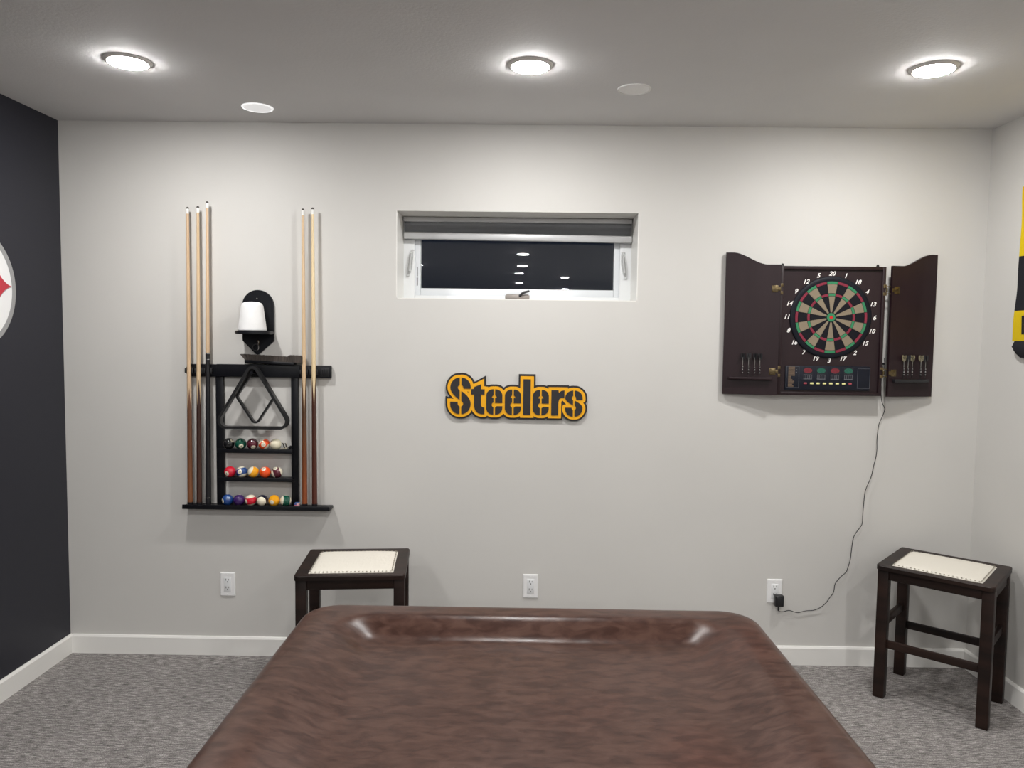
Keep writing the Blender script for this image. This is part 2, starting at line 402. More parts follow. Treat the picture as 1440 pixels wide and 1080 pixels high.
def cover_z(x, y, d):
    dd = smin([x-TX0, TX1-x, y-TY0, TY1-y])
    sp = lambda t, k: k*math.log1p(math.exp(min(60, t/k))) if t < 40*k else t
    pr = lambda q, a, b_, k: -.052/(b_-a)*(sp(q-a, k)-sp(q-b_, k))
    hx, hy, R0 = (TX1-TX0)/2-.108, (TY1-TY0)/2-.106, .135
    qx, qy = abs(x-TCX)-hx+R0, abs(y-TCY)-hy+R0
    t = -(math.hypot(max(qx, 0), max(qy, 0)) + min(max(qx, qy), 0) - R0)
    side = sstep(.5+(qx-qy)/.22)
    wd = .068+(.135-.068)*side; k = .0045+.012*side
    z = .832 + pr(t, 0, wd, k)
    e = max(0, 1-d/.045); z -= .026*e*e*e
    nz = noise.noise(Vector((x*3.1, y*3.1, 0)))*.0009 + noise.noise(Vector((x*9+4, y*14, 2)))*.0003
    crest = noise.noise(Vector((x*22, y*3, 5)))*.0009*sstep((dd-.07)/.05)*sstep((.30-dd)/.1)
    return z + nz + crest
b = bmesh.new(); rings = []
sk = [(.008, .60), (.010, .64), (.007, .70), (.004, .75), (.001, .785), (0, .797)]
NP = len(rr_outline(0))
for off, z in sk:
    pts = rr_outline(-off)
    ring = []
    for i, p in enumerate(pts):
        k = (z < .76)*(.76-z)/.16
        v = Vector((p[0]-TCX, p[1]-TCY, 0)).normalized()*(noise.noise(Vector((p[0]*9, p[1]*9, 1)))*.010*k)
        ring.append(b.verts.new((p[0]+v.x, p[1]+v.y, z)))
    rings.append(ring)
ds = [.0015, .005, .011, .02, .032, .046, .062, .080, .095, .108, .120, .132, .145, .158, .172, .186, .20, .215, .23, .25, .27, .30]
while ds[-1] < (TX1-TX0)/2-.03: ds.append(ds[-1]+.03)
for d in ds:
    rings.append([b.verts.new((p[0], p[1], cover_z(p[0], p[1], d))) for p in rr_outline(d)])
for A, B in zip(rings, rings[1:]):
    for i in range(NP): j = (i+1) % NP; b.faces.new((A[i], A[j], B[j], B[i]))
b.faces.new(rings[-1])
bmesh.ops.triangulate(b, faces=[fc for fc in b.faces if len(fc.verts) > 4])
cv = obj('table_cover', b, M['leather'], None, False, 60)
tag(cv, 'glossy brown leatherette fitted cover stretched over the pool table in the foreground', 'table cover')

# ------------------------------------------------------------------ stools
def make_stool(loc, rz, label):
    t_ = thing('bar_stool', label, 'stool', loc, rz, 'dark bar stools')
    HW, HD, LW = .240, .210, .048
    LX, LY = .236, .190
    # legs
    for sx in (-1, 1):
        for sy_ in (-1, 1):
            b = bmesh.new(); x1 = sx*LX; x0 = x1-sx*LW; y1 = sy_*LY; y0 = y1-sy_*LW
            box(b, min(x0, x1), max(x0, x1), min(y0, y1), max(y0, y1), 0, .618, .0035)
            obj('leg', b, M['stool'], t_)
    # aprons
    for sy_ in (-1, 1):
        b = bmesh.new(); y = sy_*(LY-.006); box(b, -LX+LW, LX-LW, min(y, y-sy_*.02), max(y, y-sy_*.02), .570, .618, .0015); obj('apron', b, M['stool'], t_)
        b = bmesh.new(); y = sy_*(LY-.014); box(b, -LX+LW-.004, LX-LW+.004, min(y, y-sy_*.02), max(y, y-sy_*.02), .242, .278, .003); obj('stretcher', b, M['stool'], t_)
    for sx in (-1, 1):
        b = bmesh.new(); x = sx*(LX-.006); box(b, min(x, x-sx*.02), max(x, x-sx*.02), -LY+LW, LY-LW, .570, .618, .0015); obj('apron', b, M['stool'], t_)
        b = bmesh.new(); x = sx*(LX-.014); box(b, min(x, x-sx*.02), max(x, x-sx*.02), -LY+LW-.004, LY-LW+.004, .334, .374, .003); obj('stretcher', b, M['stool'], t_)
    # seat frame, rounded plan, ends rising slightly, opening for the pad
    PX, PY = .186, .166
    def rrect(hx, hy, R, n=6):
        p = []
        for k, (cx_, cy_) in enumerate(((hx-R, hy-R), (-hx+R, hy-R), (-hx+R, -hy+R), (hx-R, -hy+R))):
            for i in range(n+1): a = PI/2*(k+i/n); p.append((cx_+R*math.cos(a), cy_+R*math.sin(a)))
        return p
    out, inn = rrect(HW, HD, .022), rrect(PX, PY, .004)
    def zt(x): return .636 + .006*max(0, (abs(x)-.13)/.11)**2
    b = bmesh.new(); t = bmesh.new(); N = len(out)
    lay = [(inn, lambda p: .618), (out, lambda p: .618), ([(x*1.0, y*1.0) for x, y in out], lambda p: zt(p[0])-.005), (rrect(HW-.004, HD-.004, .019), lambda p: zt(p[0])), (inn, lambda p: zt(p[0]))]
    R_ = [[t.verts.new((p[0], p[1], fz(p))) for p in L] for L, fz in lay]
    for A, B in zip(R_, R_[1:]+R_[:1]):
        for i in range(N): j = (i+1) % N; t.faces.new((A[i], A[j], B[j], B[i]))
    merge(b, t); obj('seat_frame', b, M['stool'], t_, smooth=30)
    # woven pad, domed
    b = bmesh.new(); nx, ny = 26, 22; g = []
    for i in range(nx+1):
        row = []
        for j in range(ny+1):
            ux, uy = i/nx*2-1, j/ny*2-1
            dm = (1-abs(ux)**5)*(1-abs(uy)**5)
            z = .635 + .012*dm**.35 + .003*(1-ux*ux)*(1-uy*uy) + noise.noise(Vector((ux*3, uy*3, loc[0])))*.001
            row.append(b.verts.new((ux*(PX-.001), uy*(PY-.001), z)))
        g.append(row)
    for i in range(nx):
        for j in range(ny): b.faces.new((g[i][j], g[i+1][j], g[i+1][j+1], g[i][j+1]))
    pad = obj('seat_pad', b, M['linen'], t_, smooth=80, label='woven oatmeal seat pad edged with small nailheads')
    # nailheads round the pad
    nm = bpy.data.meshes.new('nailhead'); bb = bmesh.new()
    lathe(bb, [(0, .0022), (.0020, .0017), (.0033, .0007), (.0036, 0)], 8); bb.to_mesh(nm); bb.free(); nm.materials.append(M['nail']); nm.shade_smooth()
    for sgn in (-1, 1):
        for i in range(21):
            o = bpy.data.objects.new('nailhead', nm); C.objects.link(o); o.parent = pad; o.location = (-.172+.344*i/20, sgn*(PY-.0075), .6415)
        for i in range(18):
            o = bpy.data.objects.new('nailhead', nm); C.objects.link(o); o.parent = pad; o.location = (sgn*(PX-.0075), -.150+.300*i/17, .6415)
    return t_
M['nail'] = mat('pewter_nail', (.30, .27, .21), .45, .6, bmp=.02)
make_stool((1.593, -.431, 0), math.radians(5.5), 'dark wooden stool with pale woven seat, standing behind the table cover under the cue rack')
make_stool((4.339, -.354, 0), math.radians(-41.5), 'dark wooden stool with pale woven seat, standing in the right corner')

# ------------------------------------------------------------------ wall outlets
OUT = [(.833, .377, 'white wall outlet under the left end of the cue rack'), (2.411, .392, 'white wall outlet below the lettered sign, in the middle of the wall'), (3.673, .387, 'white wall outlet with a black adapter plugged in')]
def make_outlet():
    t_ = thing('wall_outlet', OUT[0][2], 'outlet', (OUT[0][0], 0, OUT[0][1]), 0, 'wall outlets along the back wall')
    b = bmesh.new(); hx, hz = .040, .0635
    pr = [(-hx, -hz), (hx, -hz), (hx, hz), (-hx, hz)]
    t = bmesh.new(); A = [t.verts.new((x, 0, z)) for x, z in pr]; B = [t.verts.new((x*.90, -.0065, z*.935)) for x, z in pr]
    t.faces.new(A); t.faces.new(B[::-1])
    for i in range(4): j = (i+1) % 4; t.faces.new((A[i], A[j], B[j], B[i]))
    bmesh.ops.bevel(t, geom=t.edges[:], offset=.0012, segments=2, affect='EDGES'); merge(b, t)
    pl = obj('cover_plate', b, M['white'], t_)
    b = bmesh.new(); box(b, -.0185, .0185, -.0085, -.005, -.038, .038, .001); rc = obj('receptacle', b, mat('receptacle_white', (.76, .77, .78), .25, bmp=.02), t_)
    for k, zz in enumerate((.0205, -.0205)):
        b = bmesh.new(); box(b, -.0085, -.0058, -.0090, -.0080, zz+.000, zz+.0105); box(b, .0060, .0083, -.0090, -.0080, zz+.001, zz+.0095)
        cone(b, (0, -.0080, zz-.0065), (0, -.0090, zz-.0065), .0031, .0031, 12)
        obj('slot', b, M['slot'], rc)
    for zz in (.050, -.050):
        b = bmesh.new(); cone(b, (0, -.006, zz), (0, -.0078, zz), .0030, .0026, 12); obj('screw', b, M['white'], pl)
    return t_
o0 = make_outlet()
for x, z, l in OUT[1:]: c = copy_tree(o0, loc=(x, 0, z)); c['label'] = l

# plug-in adapter and its long lead
ad = thing('power_adapter', 'black plug-in adapter in the right wall outlet with a thin lead rising to the dartboard', 'power adapter', (3.689, 0, .345))
b = bmesh.new(); box(b, 3.6665, 3.7115, -.040, -.0088, .3145, .3745, .006, 3); box(b, 3.673, 3.705, -.0435, -.038, .322, .366, .002)
hs = obj('housing', b, M['blackpl'], ad, True)
b = bmesh.new(); cone(b, (3.687, -.028, .318), (3.687, -.027, .292), .0045, .0032, 12); obj('strain_relief', b, M['rubber'], hs, True)
cp_ = [(3.687, -.027, .294), (3.693, -.022, .286), (3.706, -.016, .283), (3.723, -.010, .281), (3.739, -.006, .286), (3.757, -.006, .287), (3.776, -.008, .280), (3.796, -.012, .277), (3.812, -.012, .283), (3.840, -.010, .289), (3.872, -.010, .290), (3.892, -.012, .298), (3.915, -.014, .312), (3.940, -.014, .336), (3.952, -.016, .361), (3.968, -.018, .382), (3.974, -.016, .402), (3.976, -.014, .432), (3.990, -.014, .452), (4.006, -.016, .473), (4.034, -.016, .497), (4.038, -.018, .520), (4.049, -.020, .560), (4.053, -.018, .610), (4.060, -.014, .672), (4.071, -.014, .697), (4.095, -.018, .735), (4.102, -.022, .752), (4.101, -.022, .800), (4.105, -.020, .860), (4.108, -.018, .916), (4.122, -.016, .950), (4.140, -.018, .998), (4.143, -.022, 1.040), (4.153, -.024, 1.085), (4.160, -.022, 1.130), (4.158, -.018, 1.180), (4.162, -.016, 1.225), (4.164, -.016, 1.262), (4.180, -.018, 1.300), (4.192, -.020, 1.338), (4.186, -.022, 1.352), (4.174, -.024, 1.372), (4.167, -.024, 1.398), (4.166, -.022, 1.46), (4.167, -.020, 1.56), (4.167, -.018, 1.62)]
objm('lead', tube_mesh(cp_, .0018, res=3), M['rubber'], ad, True, 80)
lp = [(4.192, -.020, 1.338), (4.187, -.026, 1.362), (4.184, -.030, 1.385), (4.183, -.028, 1.415), (4.180, -.024, 1.50), (4.176, -.022, 1.60)]
objm('lead', tube_mesh(lp, .0016, res=3), M['rubber'], ad, True, 80)
b = bmesh.new(); box(b, 4.160, 4.178, -.030, -.012, 1.566, 1.575, .002); obj('cable_tie', b, M['rubber'], ad, True)

# ------------------------------------------------------------------ STEELERS sign
def arc(cx, cyy, rx, ry, a0, a1, n=10):
    return [(cx+rx*math.cos(math.radians(a0+(a1-a0)*i/n)), cyy+ry*math.sin(math.radians(a0+(a1-a0)*i/n))) for i in range(n+1)]
def bez(p0, p1, p2, p3, n=10):
    o = []
    for i in range(n+1):
        t = i/n; a, b_, c, d = (1-t)**3, 3*t*(1-t)**2, 3*t*t*(1-t), t**3
        o.append((a*p0[0]+b_*p1[0]+c*p2[0]+d*p3[0], a*p0[1]+b_*p1[1]+c*p2[1]+d*p3[1]))
    return o
def Sgl(cx, hw, T, Bt, y1, y2, rr, ya, yb, g, s1, s2):
    cut = math.degrees(math.asin(g/rr))
    P1 = arc(cx-g, y1, hw-g, y1-T, -90, -180, 12) + bez((cx-hw, y1), (cx-hw, y1+.35*(s1-y1)), (cx-hw*.55, y1+.72*(s1-y1)), (cx-g, s1))[1:] + arc(cx, y1, rr, rr, 90+cut, 270-cut, 10)
    P2 = arc(cx+g, y1, hw-g, y1-T, -90, -3, 12) + [(cx+hw, ya), (cx+rr*1.02, ya)] + arc(cx, y1, rr, rr, 12, -90+cut, 7)
    P3 = bez((cx+g, s2), (cx+hw*.58, s2+.25*(y2-s2)), (cx+hw, s2+.62*(y2-s2)), (cx+hw, y2)) + arc(cx+g, y2, hw-g, Bt-y2, 0, 90, 12)[1:] + arc(cx, y2, rr, rr, 90-cut, -90+cut, 10)
    P4 = [(cx-hw, yb), (cx-rr*1.02, yb)] + arc(cx, y2, rr, rr, 190, 90+cut, 7) + [(cx-g, Bt)] + arc(cx-g, y2+10, hw-g, Bt-y2-10, 90, 180, 12)[1:]
    return [P1, P2, P3, P4]
def Egl(cx):
    hw, T, Bt, g, k = 135, 358, 785, 14, 110
    L = [(cx-g, T)] + arc(cx-25, T+k, k, k, -90, -180) + arc(cx-25, Bt-k, k, k, 180, 90) + [(cx-g, Bt), (cx-g, 664)] + arc(cx, 622, 44, 44, 108, 252, 8) + [(cx-g, 502), (cx-42, 502)] + arc(cx, 502, 42, 44, 190, 252, 5)
    RU = [(cx+g, T)] + arc(cx+25, T+k, k, k, -90, 0) + [(cx+hw, 588), (cx+g, 588), (cx+g, 502), (cx+42, 502)] + arc(cx, 502, 42, 44, -10, -72, 5)
    RL = [(cx+hw, 642), (cx+hw, Bt-k)] + arc(cx+25, Bt-k, k, k, 0, 90) + [(cx+g, Bt)] + arc(cx, 622, 44, 44, 72, 28, 5)
    return [L, RU, RL]
letters = [
    Sgl(470, 172, 168, 784, 337, 610, 47, 353, 577, 15, 545, 395),
    [[(815, 275), (815, 360), (875, 360), (875, 450), (815, 450), (815, 612), (823, 648), (850, 666), (875, 668), (875, 780), (818, 780), (762, 762), (718, 715), (700, 650), (700, 450), (650, 450), (650, 360), (694, 356), (702, 322), (790, 287)]],
    Egl(1040), Egl(1353),
    [[(1525, 183), (1650, 183), (1650, 782), (1525, 782)]],
    Egl(1822),
    [[(1998, 360), (2117, 360), (2122, 408), (2160, 372), (2218, 360), (2218, 486), (2172, 488), (2135, 505), (2117, 560), (2117, 786), (1998, 786)]],
    Sgl(2378, 146, 362, 802, 490, 655, 37, 517, 650, 14, 612, 532)]
allp = [p for L in letters for p in L]
yel_x = [[(680, 335), (682, 280), (865, 182), (866, 315), (935, 318), (935, 420), (760, 500)], [(245, 525), (330, 525), (330, 640), (250, 640)],
         [(1475, 132), (1702, 132), (1702, 832), (1475, 832)], [(1948, 312), (2275, 312), (2275, 420), (1948, 420)], [(1948, 312), (2166, 312), (2166, 835), (1948, 835)],
         [(820, 440), (930, 440), (930, 700), (820, 700)], [(2150, 560), (2150, 420), (2240, 420), (2250, 520), (2200, 500)]]
blk_x = [[(690, 345), (694, 246), (898, 128), (900, 290), (940, 290), (940, 420)], [(215, 485), (330, 520), (330, 640), (218, 640)],
         [(1446, 98), (1732, 98), (1732, 862), (1446, 862)], [(1925, 277), (2296, 277), (2296, 420), (1925, 420)], [(1925, 277), (2186, 277), (2186, 862), (1925, 862)]]
SGX, SGZ, SU = 2.3272, 1.3795, .0003025          # centre of the sign, metres per drawing unit
def raster_outline(polys, dil, extra, step=6.1307):
    x0, x1, y0, y1 = 120, 2640, 20, 940
    X, Y = np.meshgrid(np.arange(x0+.3713, x1, step), np.arange(y0+.4157, y1, step))
    def sdf(poly):
        d = np.full(X.shape, 1e18); ins = np.zeros(X.shape, bool); n = len(poly)
        for i in range(n):
            ax, ay = poly[i]; bx, by = poly[(i+1) % n]
            ex, ey = bx-ax, by-ay; L2 = ex*ex+ey*ey
            if L2 < 1e-9: continue
            t = np.clip(((X-ax)*ex+(Y-ay)*ey)/L2, 0, 1)
            d = np.minimum(d, (X-ax-t*ex)**2+(Y-ay-t*ey)**2)
            c = ((ay > Y) != (by > Y)); xs = ax + (Y-ay)*ex/(ey if abs(ey) > 1e-9 else 1e-9)
            ins ^= (c & (X < xs))
        return np.where(ins, -1, 1)*np.sqrt(d)
    F = np.full(X.shape, 1e9)
    for p in polys: F = np.minimum(F, sdf(p)-dil)
    for p in extra: F = np.minimum(F, sdf(p))
    # marching squares
    segs = {}
    ny, nx = F.shape
    def pt(i, j, k, l):
        a, b_ = F[i, j], F[k, l]; t = a/(a-b_)
        return (round(float(X[i, j]+(X[k, l]-X[i, j])*t), 5), round(float(Y[i, j]+(Y[k, l]-Y[i, j])*t), 5))
    for i in range(ny-1):
        for j in range(nx-1):
            q = [F[i, j] < 0, F[i, j+1] < 0, F[i+1, j+1] < 0, F[i+1, j] < 0]
            s_ = sum(q)
            if s_ in (0, 4): continue
            cs = [(i, j), (i, j+1), (i+1, j+1), (i+1, j)]
            ent = []; ext_ = []
            for k in range(4):
                a, c = k, (k+1) % 4
                if q[a] != q[c]:
                    P = pt(*cs[a], *cs[c]) if (cs[a] < cs[c]) else pt(*cs[c], *cs[a])
                    (ext_ if q[a] else ent).append(P)
            for a, c in zip(ext_, ent): segs[a] = c
            if len(ext_) == 2: segs[ext_[0]], segs[ext_[1]] = ent[0], ent[1]
    loops = []
    while segs:
        s0 = next(iter(segs)); L = [s0]; c = segs.pop(s0)
        while c != s0 and c in segs: L.append(c); c = segs.pop(c)
        if len(L) > 10: loops.append(L)
    def area(L): return sum(L[i][0]*L[(i+1) % len(L)][1]-L[(i+1) % len(L)][0]*L[i][1] for i in range(len(L)))/2
    loops.sort(key=lambda L: -abs(area(L)))
    def simp(L):                                  # drop nearly collinear points
        o = []
        for i in range(len(L)):
            a = o[-1] if o else L[i-1]; b_ = L[i]; c = L[(i+1) % len(L)]
            cr_ = abs((b_[0]-a[0])*(c[1]-a[1])-(b_[1]-a[1])*(c[0]-a[0]))
            if cr_/max(1e-6, math.hypot(c[0]-a[0], c[1]-a[1])) > .5: o.append(b_)
        return o
    return [simp(L) for L in loops]
def layer_mesh(loops, y0, y1):
    cu = bpy.data.curves.new('t', 'CURVE'); cu.dimensions = '2D'; cu.fill_mode = 'BOTH'; cu.extrude = abs(y1-y0)/2
    for Lq in loops:
        sp = cu.splines.new('POLY'); sp.points.add(len(Lq)-1); sp.use_cyclic_u = True
        for q, p in zip(sp.points, Lq): q.co = (p[0], p[1], 0, 1)
    me = from_curve(cu); me.transform(Matrix.Translation((0, (y0+y1)/2, 0)) @ FRONT); return me
def sg(L): return [(SGX+(x-1419)*SU, SGZ-(y-475)*SU) for x, y in L]
st = thing('lettered_sign', 'black and gold cut-out wall sign reading Steelers', 'sign', (SGX, 0, 1.25))
Mgold = mat('gold_yellow_paint', (.85, .40, .002), .45, bmp=.03); Msb = mat('sign_black', (.016, .015, .017), .5, var=.1, bmp=.05)
L = raster_outline(allp, 80, blk_x); objm('backing_board', layer_mesh([sg(q) for q in L[:1]], -.014, -.0005), Msb, st, True, 40)
L = raster_outline(allp, 49, yel_x)
objm('gold_outline', layer_mesh([sg(q) for q in L], -.0175, -.0141), Mgold, st, True, 40)
for L in letters:
    b = bmesh.new()
    for P in L: prism(b, [sg(P)], -.0205, -.0175)
    obj('letter', b, Msb, st, True, 40)

# ------------------------------------------------------------------ cue rack
rk = thing('cue_rack', 'black wooden wall rack holding pool cues and three shelves of balls', 'cue rack', (1.01, 0, .787))
BW = M['blackwood']
b = bmesh.new(); box(b, .632, 1.385, -.078, 0, .787, .803, .003); box(b, .634, 1.383, -.0795, -.074, .789, .811, .0015); obj('base_shelf', b, BW, rk, True)
for x0, x1 in ((.789, .829), (1.175, 1.211)):
    b = bmesh.new(); box(b, x0, x1, -.023, -.002, .803, 1.50, .003); obj('side_post', b, BW, rk, True)
b = bmesh.new(); box(b, .648, 1.380, -.028, -.001, 1.460, 1.524, .004); box(b, .80, 1.224, -.036, -.02, 1.462, 1.526, .003); obj('top_rail', b, BW, rk, True)
for zt_, in ((1.093,), (.948,)):
    b = bmesh.new(); box(b, .841, 1.186, -.072, -.003, zt_-.012, zt_, .0015); box(b, .812, 1.196, -.076, -.0715, zt_-.015, zt_+.006, .0015); obj('ball_shelf', b, BW, rk, True)
b = bmesh.new(); cone(b, (1.004, -.036, 1.484), (1.004, -.104, 1.487), .0050, .0050, 12); cone(b, (1.004, -.103, 1.487), (1.004, -.108, 1.487), .008, .008, 12); obj('peg', b, BW, rk, True)
for x in (.806, 1.222):
    b = bmesh.new(); cone(b, (x, -.035, .788), (x, -.035, .779), .006, .0045, 10); obj('screw', b, M['darkmetal'], rk, True)
cues = [(.659, .667, 2.311), (.706, .719, 2.316), (.752, .766, 2.340), (1.248, 1.246, 2.309), (1.299, 1.295, 2.315)]
for (xb, xt, zt_) in cues:
    xm = xb+(xt-xb)*.46
    b = bmesh.new()
    for s in (-1, 1): box(b, xm+s*.0172-.0045, xm+s*.0172+.0045, -.046, -.0275, 1.478, 1.504, .004)
    box(b, xm-.019, xm+.019, -.0285, -.0275, 1.474, 1.508)
    obj('cue_clip', b, M['rubber'], rk, True)
for x in (.725, .69, .64, 1.343):
    pass
b = bmesh.new()
for k in range(5): box(b, 1.334+k*.008, 1.339+k*.008, -.034, -.027, 1.474, 1.508, .0015)
box(b, 1.328, 1.372, -.030, -.0275, 1.468, 1.514, .001); obj('cue_clip', b, M['rubber'], rk, True)
# cues
def cue_mat(name, butt1, butt2, shaft, z0, Ln, phase, sgn=1):
    m, nt, bs = nodes(name); setp(bs, shaft, .3, 0, .5, .3, .12)
    tc = nt.nodes.new('ShaderNodeTexCoord'); sx = nt.nodes.new('ShaderNodeSeparateXYZ'); nt.links.new(tc.outputs['Object'], sx.inputs[0])
    def mth(op, a, b_=None, c=None):
        n = nt.nodes.new('ShaderNodeMath'); n.operation = op
        for k, v in enumerate((a, b_, c)):
            if v is None: continue
            if isinstance(v, (int, float)): n.inputs[k].default_value = v
            else: nt.links.new(v, n.inputs[k])
        return n.outputs[0]
    ang = mth('ARCTAN2', sx.outputs[0], sx.outputs[1])
    fr_ = mth('FRACT', mth('ADD', mth('MULTIPLY', ang, 4/(2*PI)), phase))
    tri = mth('MULTIPLY', mth('ABSOLUTE', mth('SUBTRACT', fr_, .5)), 2.0)
    lim = mth('ADD', mth('MULTIPLY', tri, Ln), z0)
    fac = mth('LESS_THAN', sx.outputs[2], lim)
    nb = tex(nt, 'Noise', 60, (1, 1, .05), 6); ns = tex(nt, 'Noise', 60, (1, 1, .04), 6)
    # butt colour runs from butt1 at the foot to butt2 at the splice
    gr = mth('DIVIDE', sx.outputs[2], z0)
    mg = nt.nodes.new('ShaderNodeMixRGB'); nt.links.new(gr, mg.inputs[0]); mg.inputs[1].default_value = (*butt1, 1); mg.inputs[2].default_value = (*butt2, 1)
    vb = ramp(nt, nb.outputs['Fac'], [(.35, (.72, .72, .72)), (.65, (1.1, 1.1, 1.1))])
    mb = nt.nodes.new('ShaderNodeMixRGB'); mb.blend_type = 'MULTIPLY'; mb.inputs[0].default_value = 1; nt.links.new(mg.outputs[0], mb.inputs[1]); nt.links.new(vb.outputs[0], mb.inputs[2])
    rs = ramp(nt, ns.outputs['Fac'], [(.35, [c*.88 for c in shaft]), (.65, [min(1, c*1.06) for c in shaft])])
    mx = nt.nodes.new('ShaderNodeMixRGB'); nt.links.new(fac, mx.inputs[0]); nt.links.new(rs.outputs[0], mx.inputs[1]); nt.links.new(mb.outputs[0], mx.inputs[2])
    nt.links.new(mx.outputs[0], bs.inputs['Base Color']); return m
M['shaft1'] = mat('maple_a', (.62, .43, .26), .32, var=.08, vscale=30, vmap=(1, 1, .05), coat=.3)
M['ferrule'] = mat('ivory_ferrule', (.8, .8, .78), .3, bmp=.02)
M['tip'] = mat('cue_tip_leather', (.07, .06, .055), .6, bmp=.1)
cdef = [
    ('leftmost pool cue, pale shaft and reddish brown butt', (.20, .075, .030), (.15, .062, .030), (.60, .42, .26), 1.285, .12, .264),
    ('second cue from the left, pale shaft with long dark brown points', (.060, .022, .014), (.050, .020, .014), (.64, .47, .29), 1.315, .135, .264),
    ('third cue from the left, the tallest, with an all black butt', None, None, (.62, .44, .28), 1.583, 0, 0),
    ('cue just right of the rack frame, orange-brown butt with a pale point', (.27, .065, .016), (.10, .045, .02), (.66, .48, .30), 1.286, .18, .674),
    ('rightmost pool cue, pale shaft and dark reddish butt', (.085, .022, .013), (.070, .022, .014), (.78, .62, .38), 1.319, .16, .674)]
for (xb, xt, ztop), (lab, c1, c2, shc, zs, Ln, ph) in zip(cues, cdef):
    z0 = .8035; Hc = ztop-z0
    t_ = thing('pool_cue', lab, 'pool cue', (xb, -.040, z0), 0, 'pool cues in the rack')
    t_.rotation_euler = (0, math.atan2(xt-xb, Hc), 0); LOC[t_.name] = Matrix.Translation((xb, -.04, z0)) @ t_.rotation_euler.to_matrix().to_4x4()
    prof = lambda z: .0140 - (.0140-.0066)*(z/Hc)**.95
    zj = zs-z0 if c1 is None else (zs+Ln-z0)*1.0
    if c1 is not None:
        cm = cue_mat('cue_'+str(int(xb*1000)), c1, c2, shc, zs-z0, Ln, ph)
        zj = zs+Ln-z0+.02
        bm_, sm = cm, cm
        b = bmesh.new(); lathe(b, [(0, .014), (.0145, .014)] + [(prof(.014+(zj-.014)*k/8), .014+(zj-.014)*k/8) for k in range(9)] + [(0, zj)], 24); obj('butt', b, cm, t_)
    else:
        b = bmesh.new(); lathe(b, [(0, .014), (.0145, .014)] + [(prof(.014+(zj-.014)*k/8)+.0008, .014+(zj-.014)*k/8) for k in range(9)] + [(0, zj)], 24); obj('butt', b, M['blackpl'], t_, label='plain black butt')
        for zz in (.036, zj-.035, zj-.006):
            b = bmesh.new(); rr = prof(zz)+.0011; lathe(b, [(0, zz), (rr, zz), (rr, zz+.003), (0, zz+.003)], 24); obj('ring', b, M['silver'], t_)
    shm = mat('shaft_'+str(int(xb*1000)), shc, .3, var=.08, vscale=60, vmap=(1, 1, .05), coat=.3)
    zf = Hc-.034
    b = bmesh.new(); lathe(b, [(0, zj)] + [(prof(zj+(zf-zj)*k/6), zj+(zf-zj)*k/6) for k in range(7)] + [(0, zf)], 20); obj('shaft', b, shm, t_)
    b = bmesh.new(); lathe(b, [(0, zf), (.0069, zf), (.0068, Hc-.010), (0, Hc-.010)], 20); obj('ferrule', b, M['ferrule'], t_)
    b = bmesh.new(); lathe(b, [(0, Hc-.010), (.0067, Hc-.010), (.0066, Hc-.004), (.004, Hc-.0008), (0, Hc)], 20); obj('tip', b, M['tip'], t_)
    b = bmesh.new(); lathe(b, [(0, 0), (.0125, 0), (.0145, .004), (.0145, .014), (0, .014)], 20); obj('bumper', b, M['rubber'], t_)

# ------------------------------------------------------------------ pool balls
BR = .0286
def ball_mat(name, col, stripe):
    m, nt, bs = nodes('ball_'+name); setp(bs, col, .07, 0, .5, .6, .03)
    ivory = (.80, .74, .58)
    tc = nt.nodes.new('ShaderNodeTexCoord'); sx = nt.nodes.new('ShaderNodeSeparateXYZ'); nt.links.new(tc.outputs['Object'], sx.inputs[0])
    def mth(op, a, b_=None):
        n = nt.nodes.new('ShaderNodeMath'); n.operation = op
        for k, v in enumerate((a, b_)):
            if v is None: continue
            if isinstance(v, (int, float)): n.inputs[k].default_value = v
            else: nt.links.new(v, n.inputs[k])
        return n.outputs[0]
    circ = mth('GREATER_THAN', mth('ABSOLUTE', sx.outputs[0]), BR*.915)
    if stripe: circ = mth('MAXIMUM', circ, mth('GREATER_THAN', mth('ABSOLUTE', sx.outputs[2]), BR*.56))
    nz = tex(nt, 'Noise', 40); rp = ramp(nt, nz.outputs['Fac'], [(.3, [c*.95 for c in col]), (.7, col)])
    mx = nt.nodes.new('ShaderNodeMixRGB'); nt.links.new(circ, mx.inputs[0]); nt.links.new(rp.outputs[0], mx.inputs[1]); mx.inputs[2].default_value = (*ivory, 1)
    nt.links.new(mx.outputs[0], bs.inputs['Base Color']); return m
COL = {'yellow': (.86, .38, .01), 'blue': (.010, .055, .22), 'red': (.60, .010, .030), 'purple': (.045, .012, .11), 'orange': (.85, .085, .012), 'green': (.004, .075, .045), 'maroon': (.085, .008, .020), 'black': (.008, .008, .009), 'ink': (.012, .012, .030)}
r1z, r2z, r3z = 1.093+BR, .948+BR, .803+BR
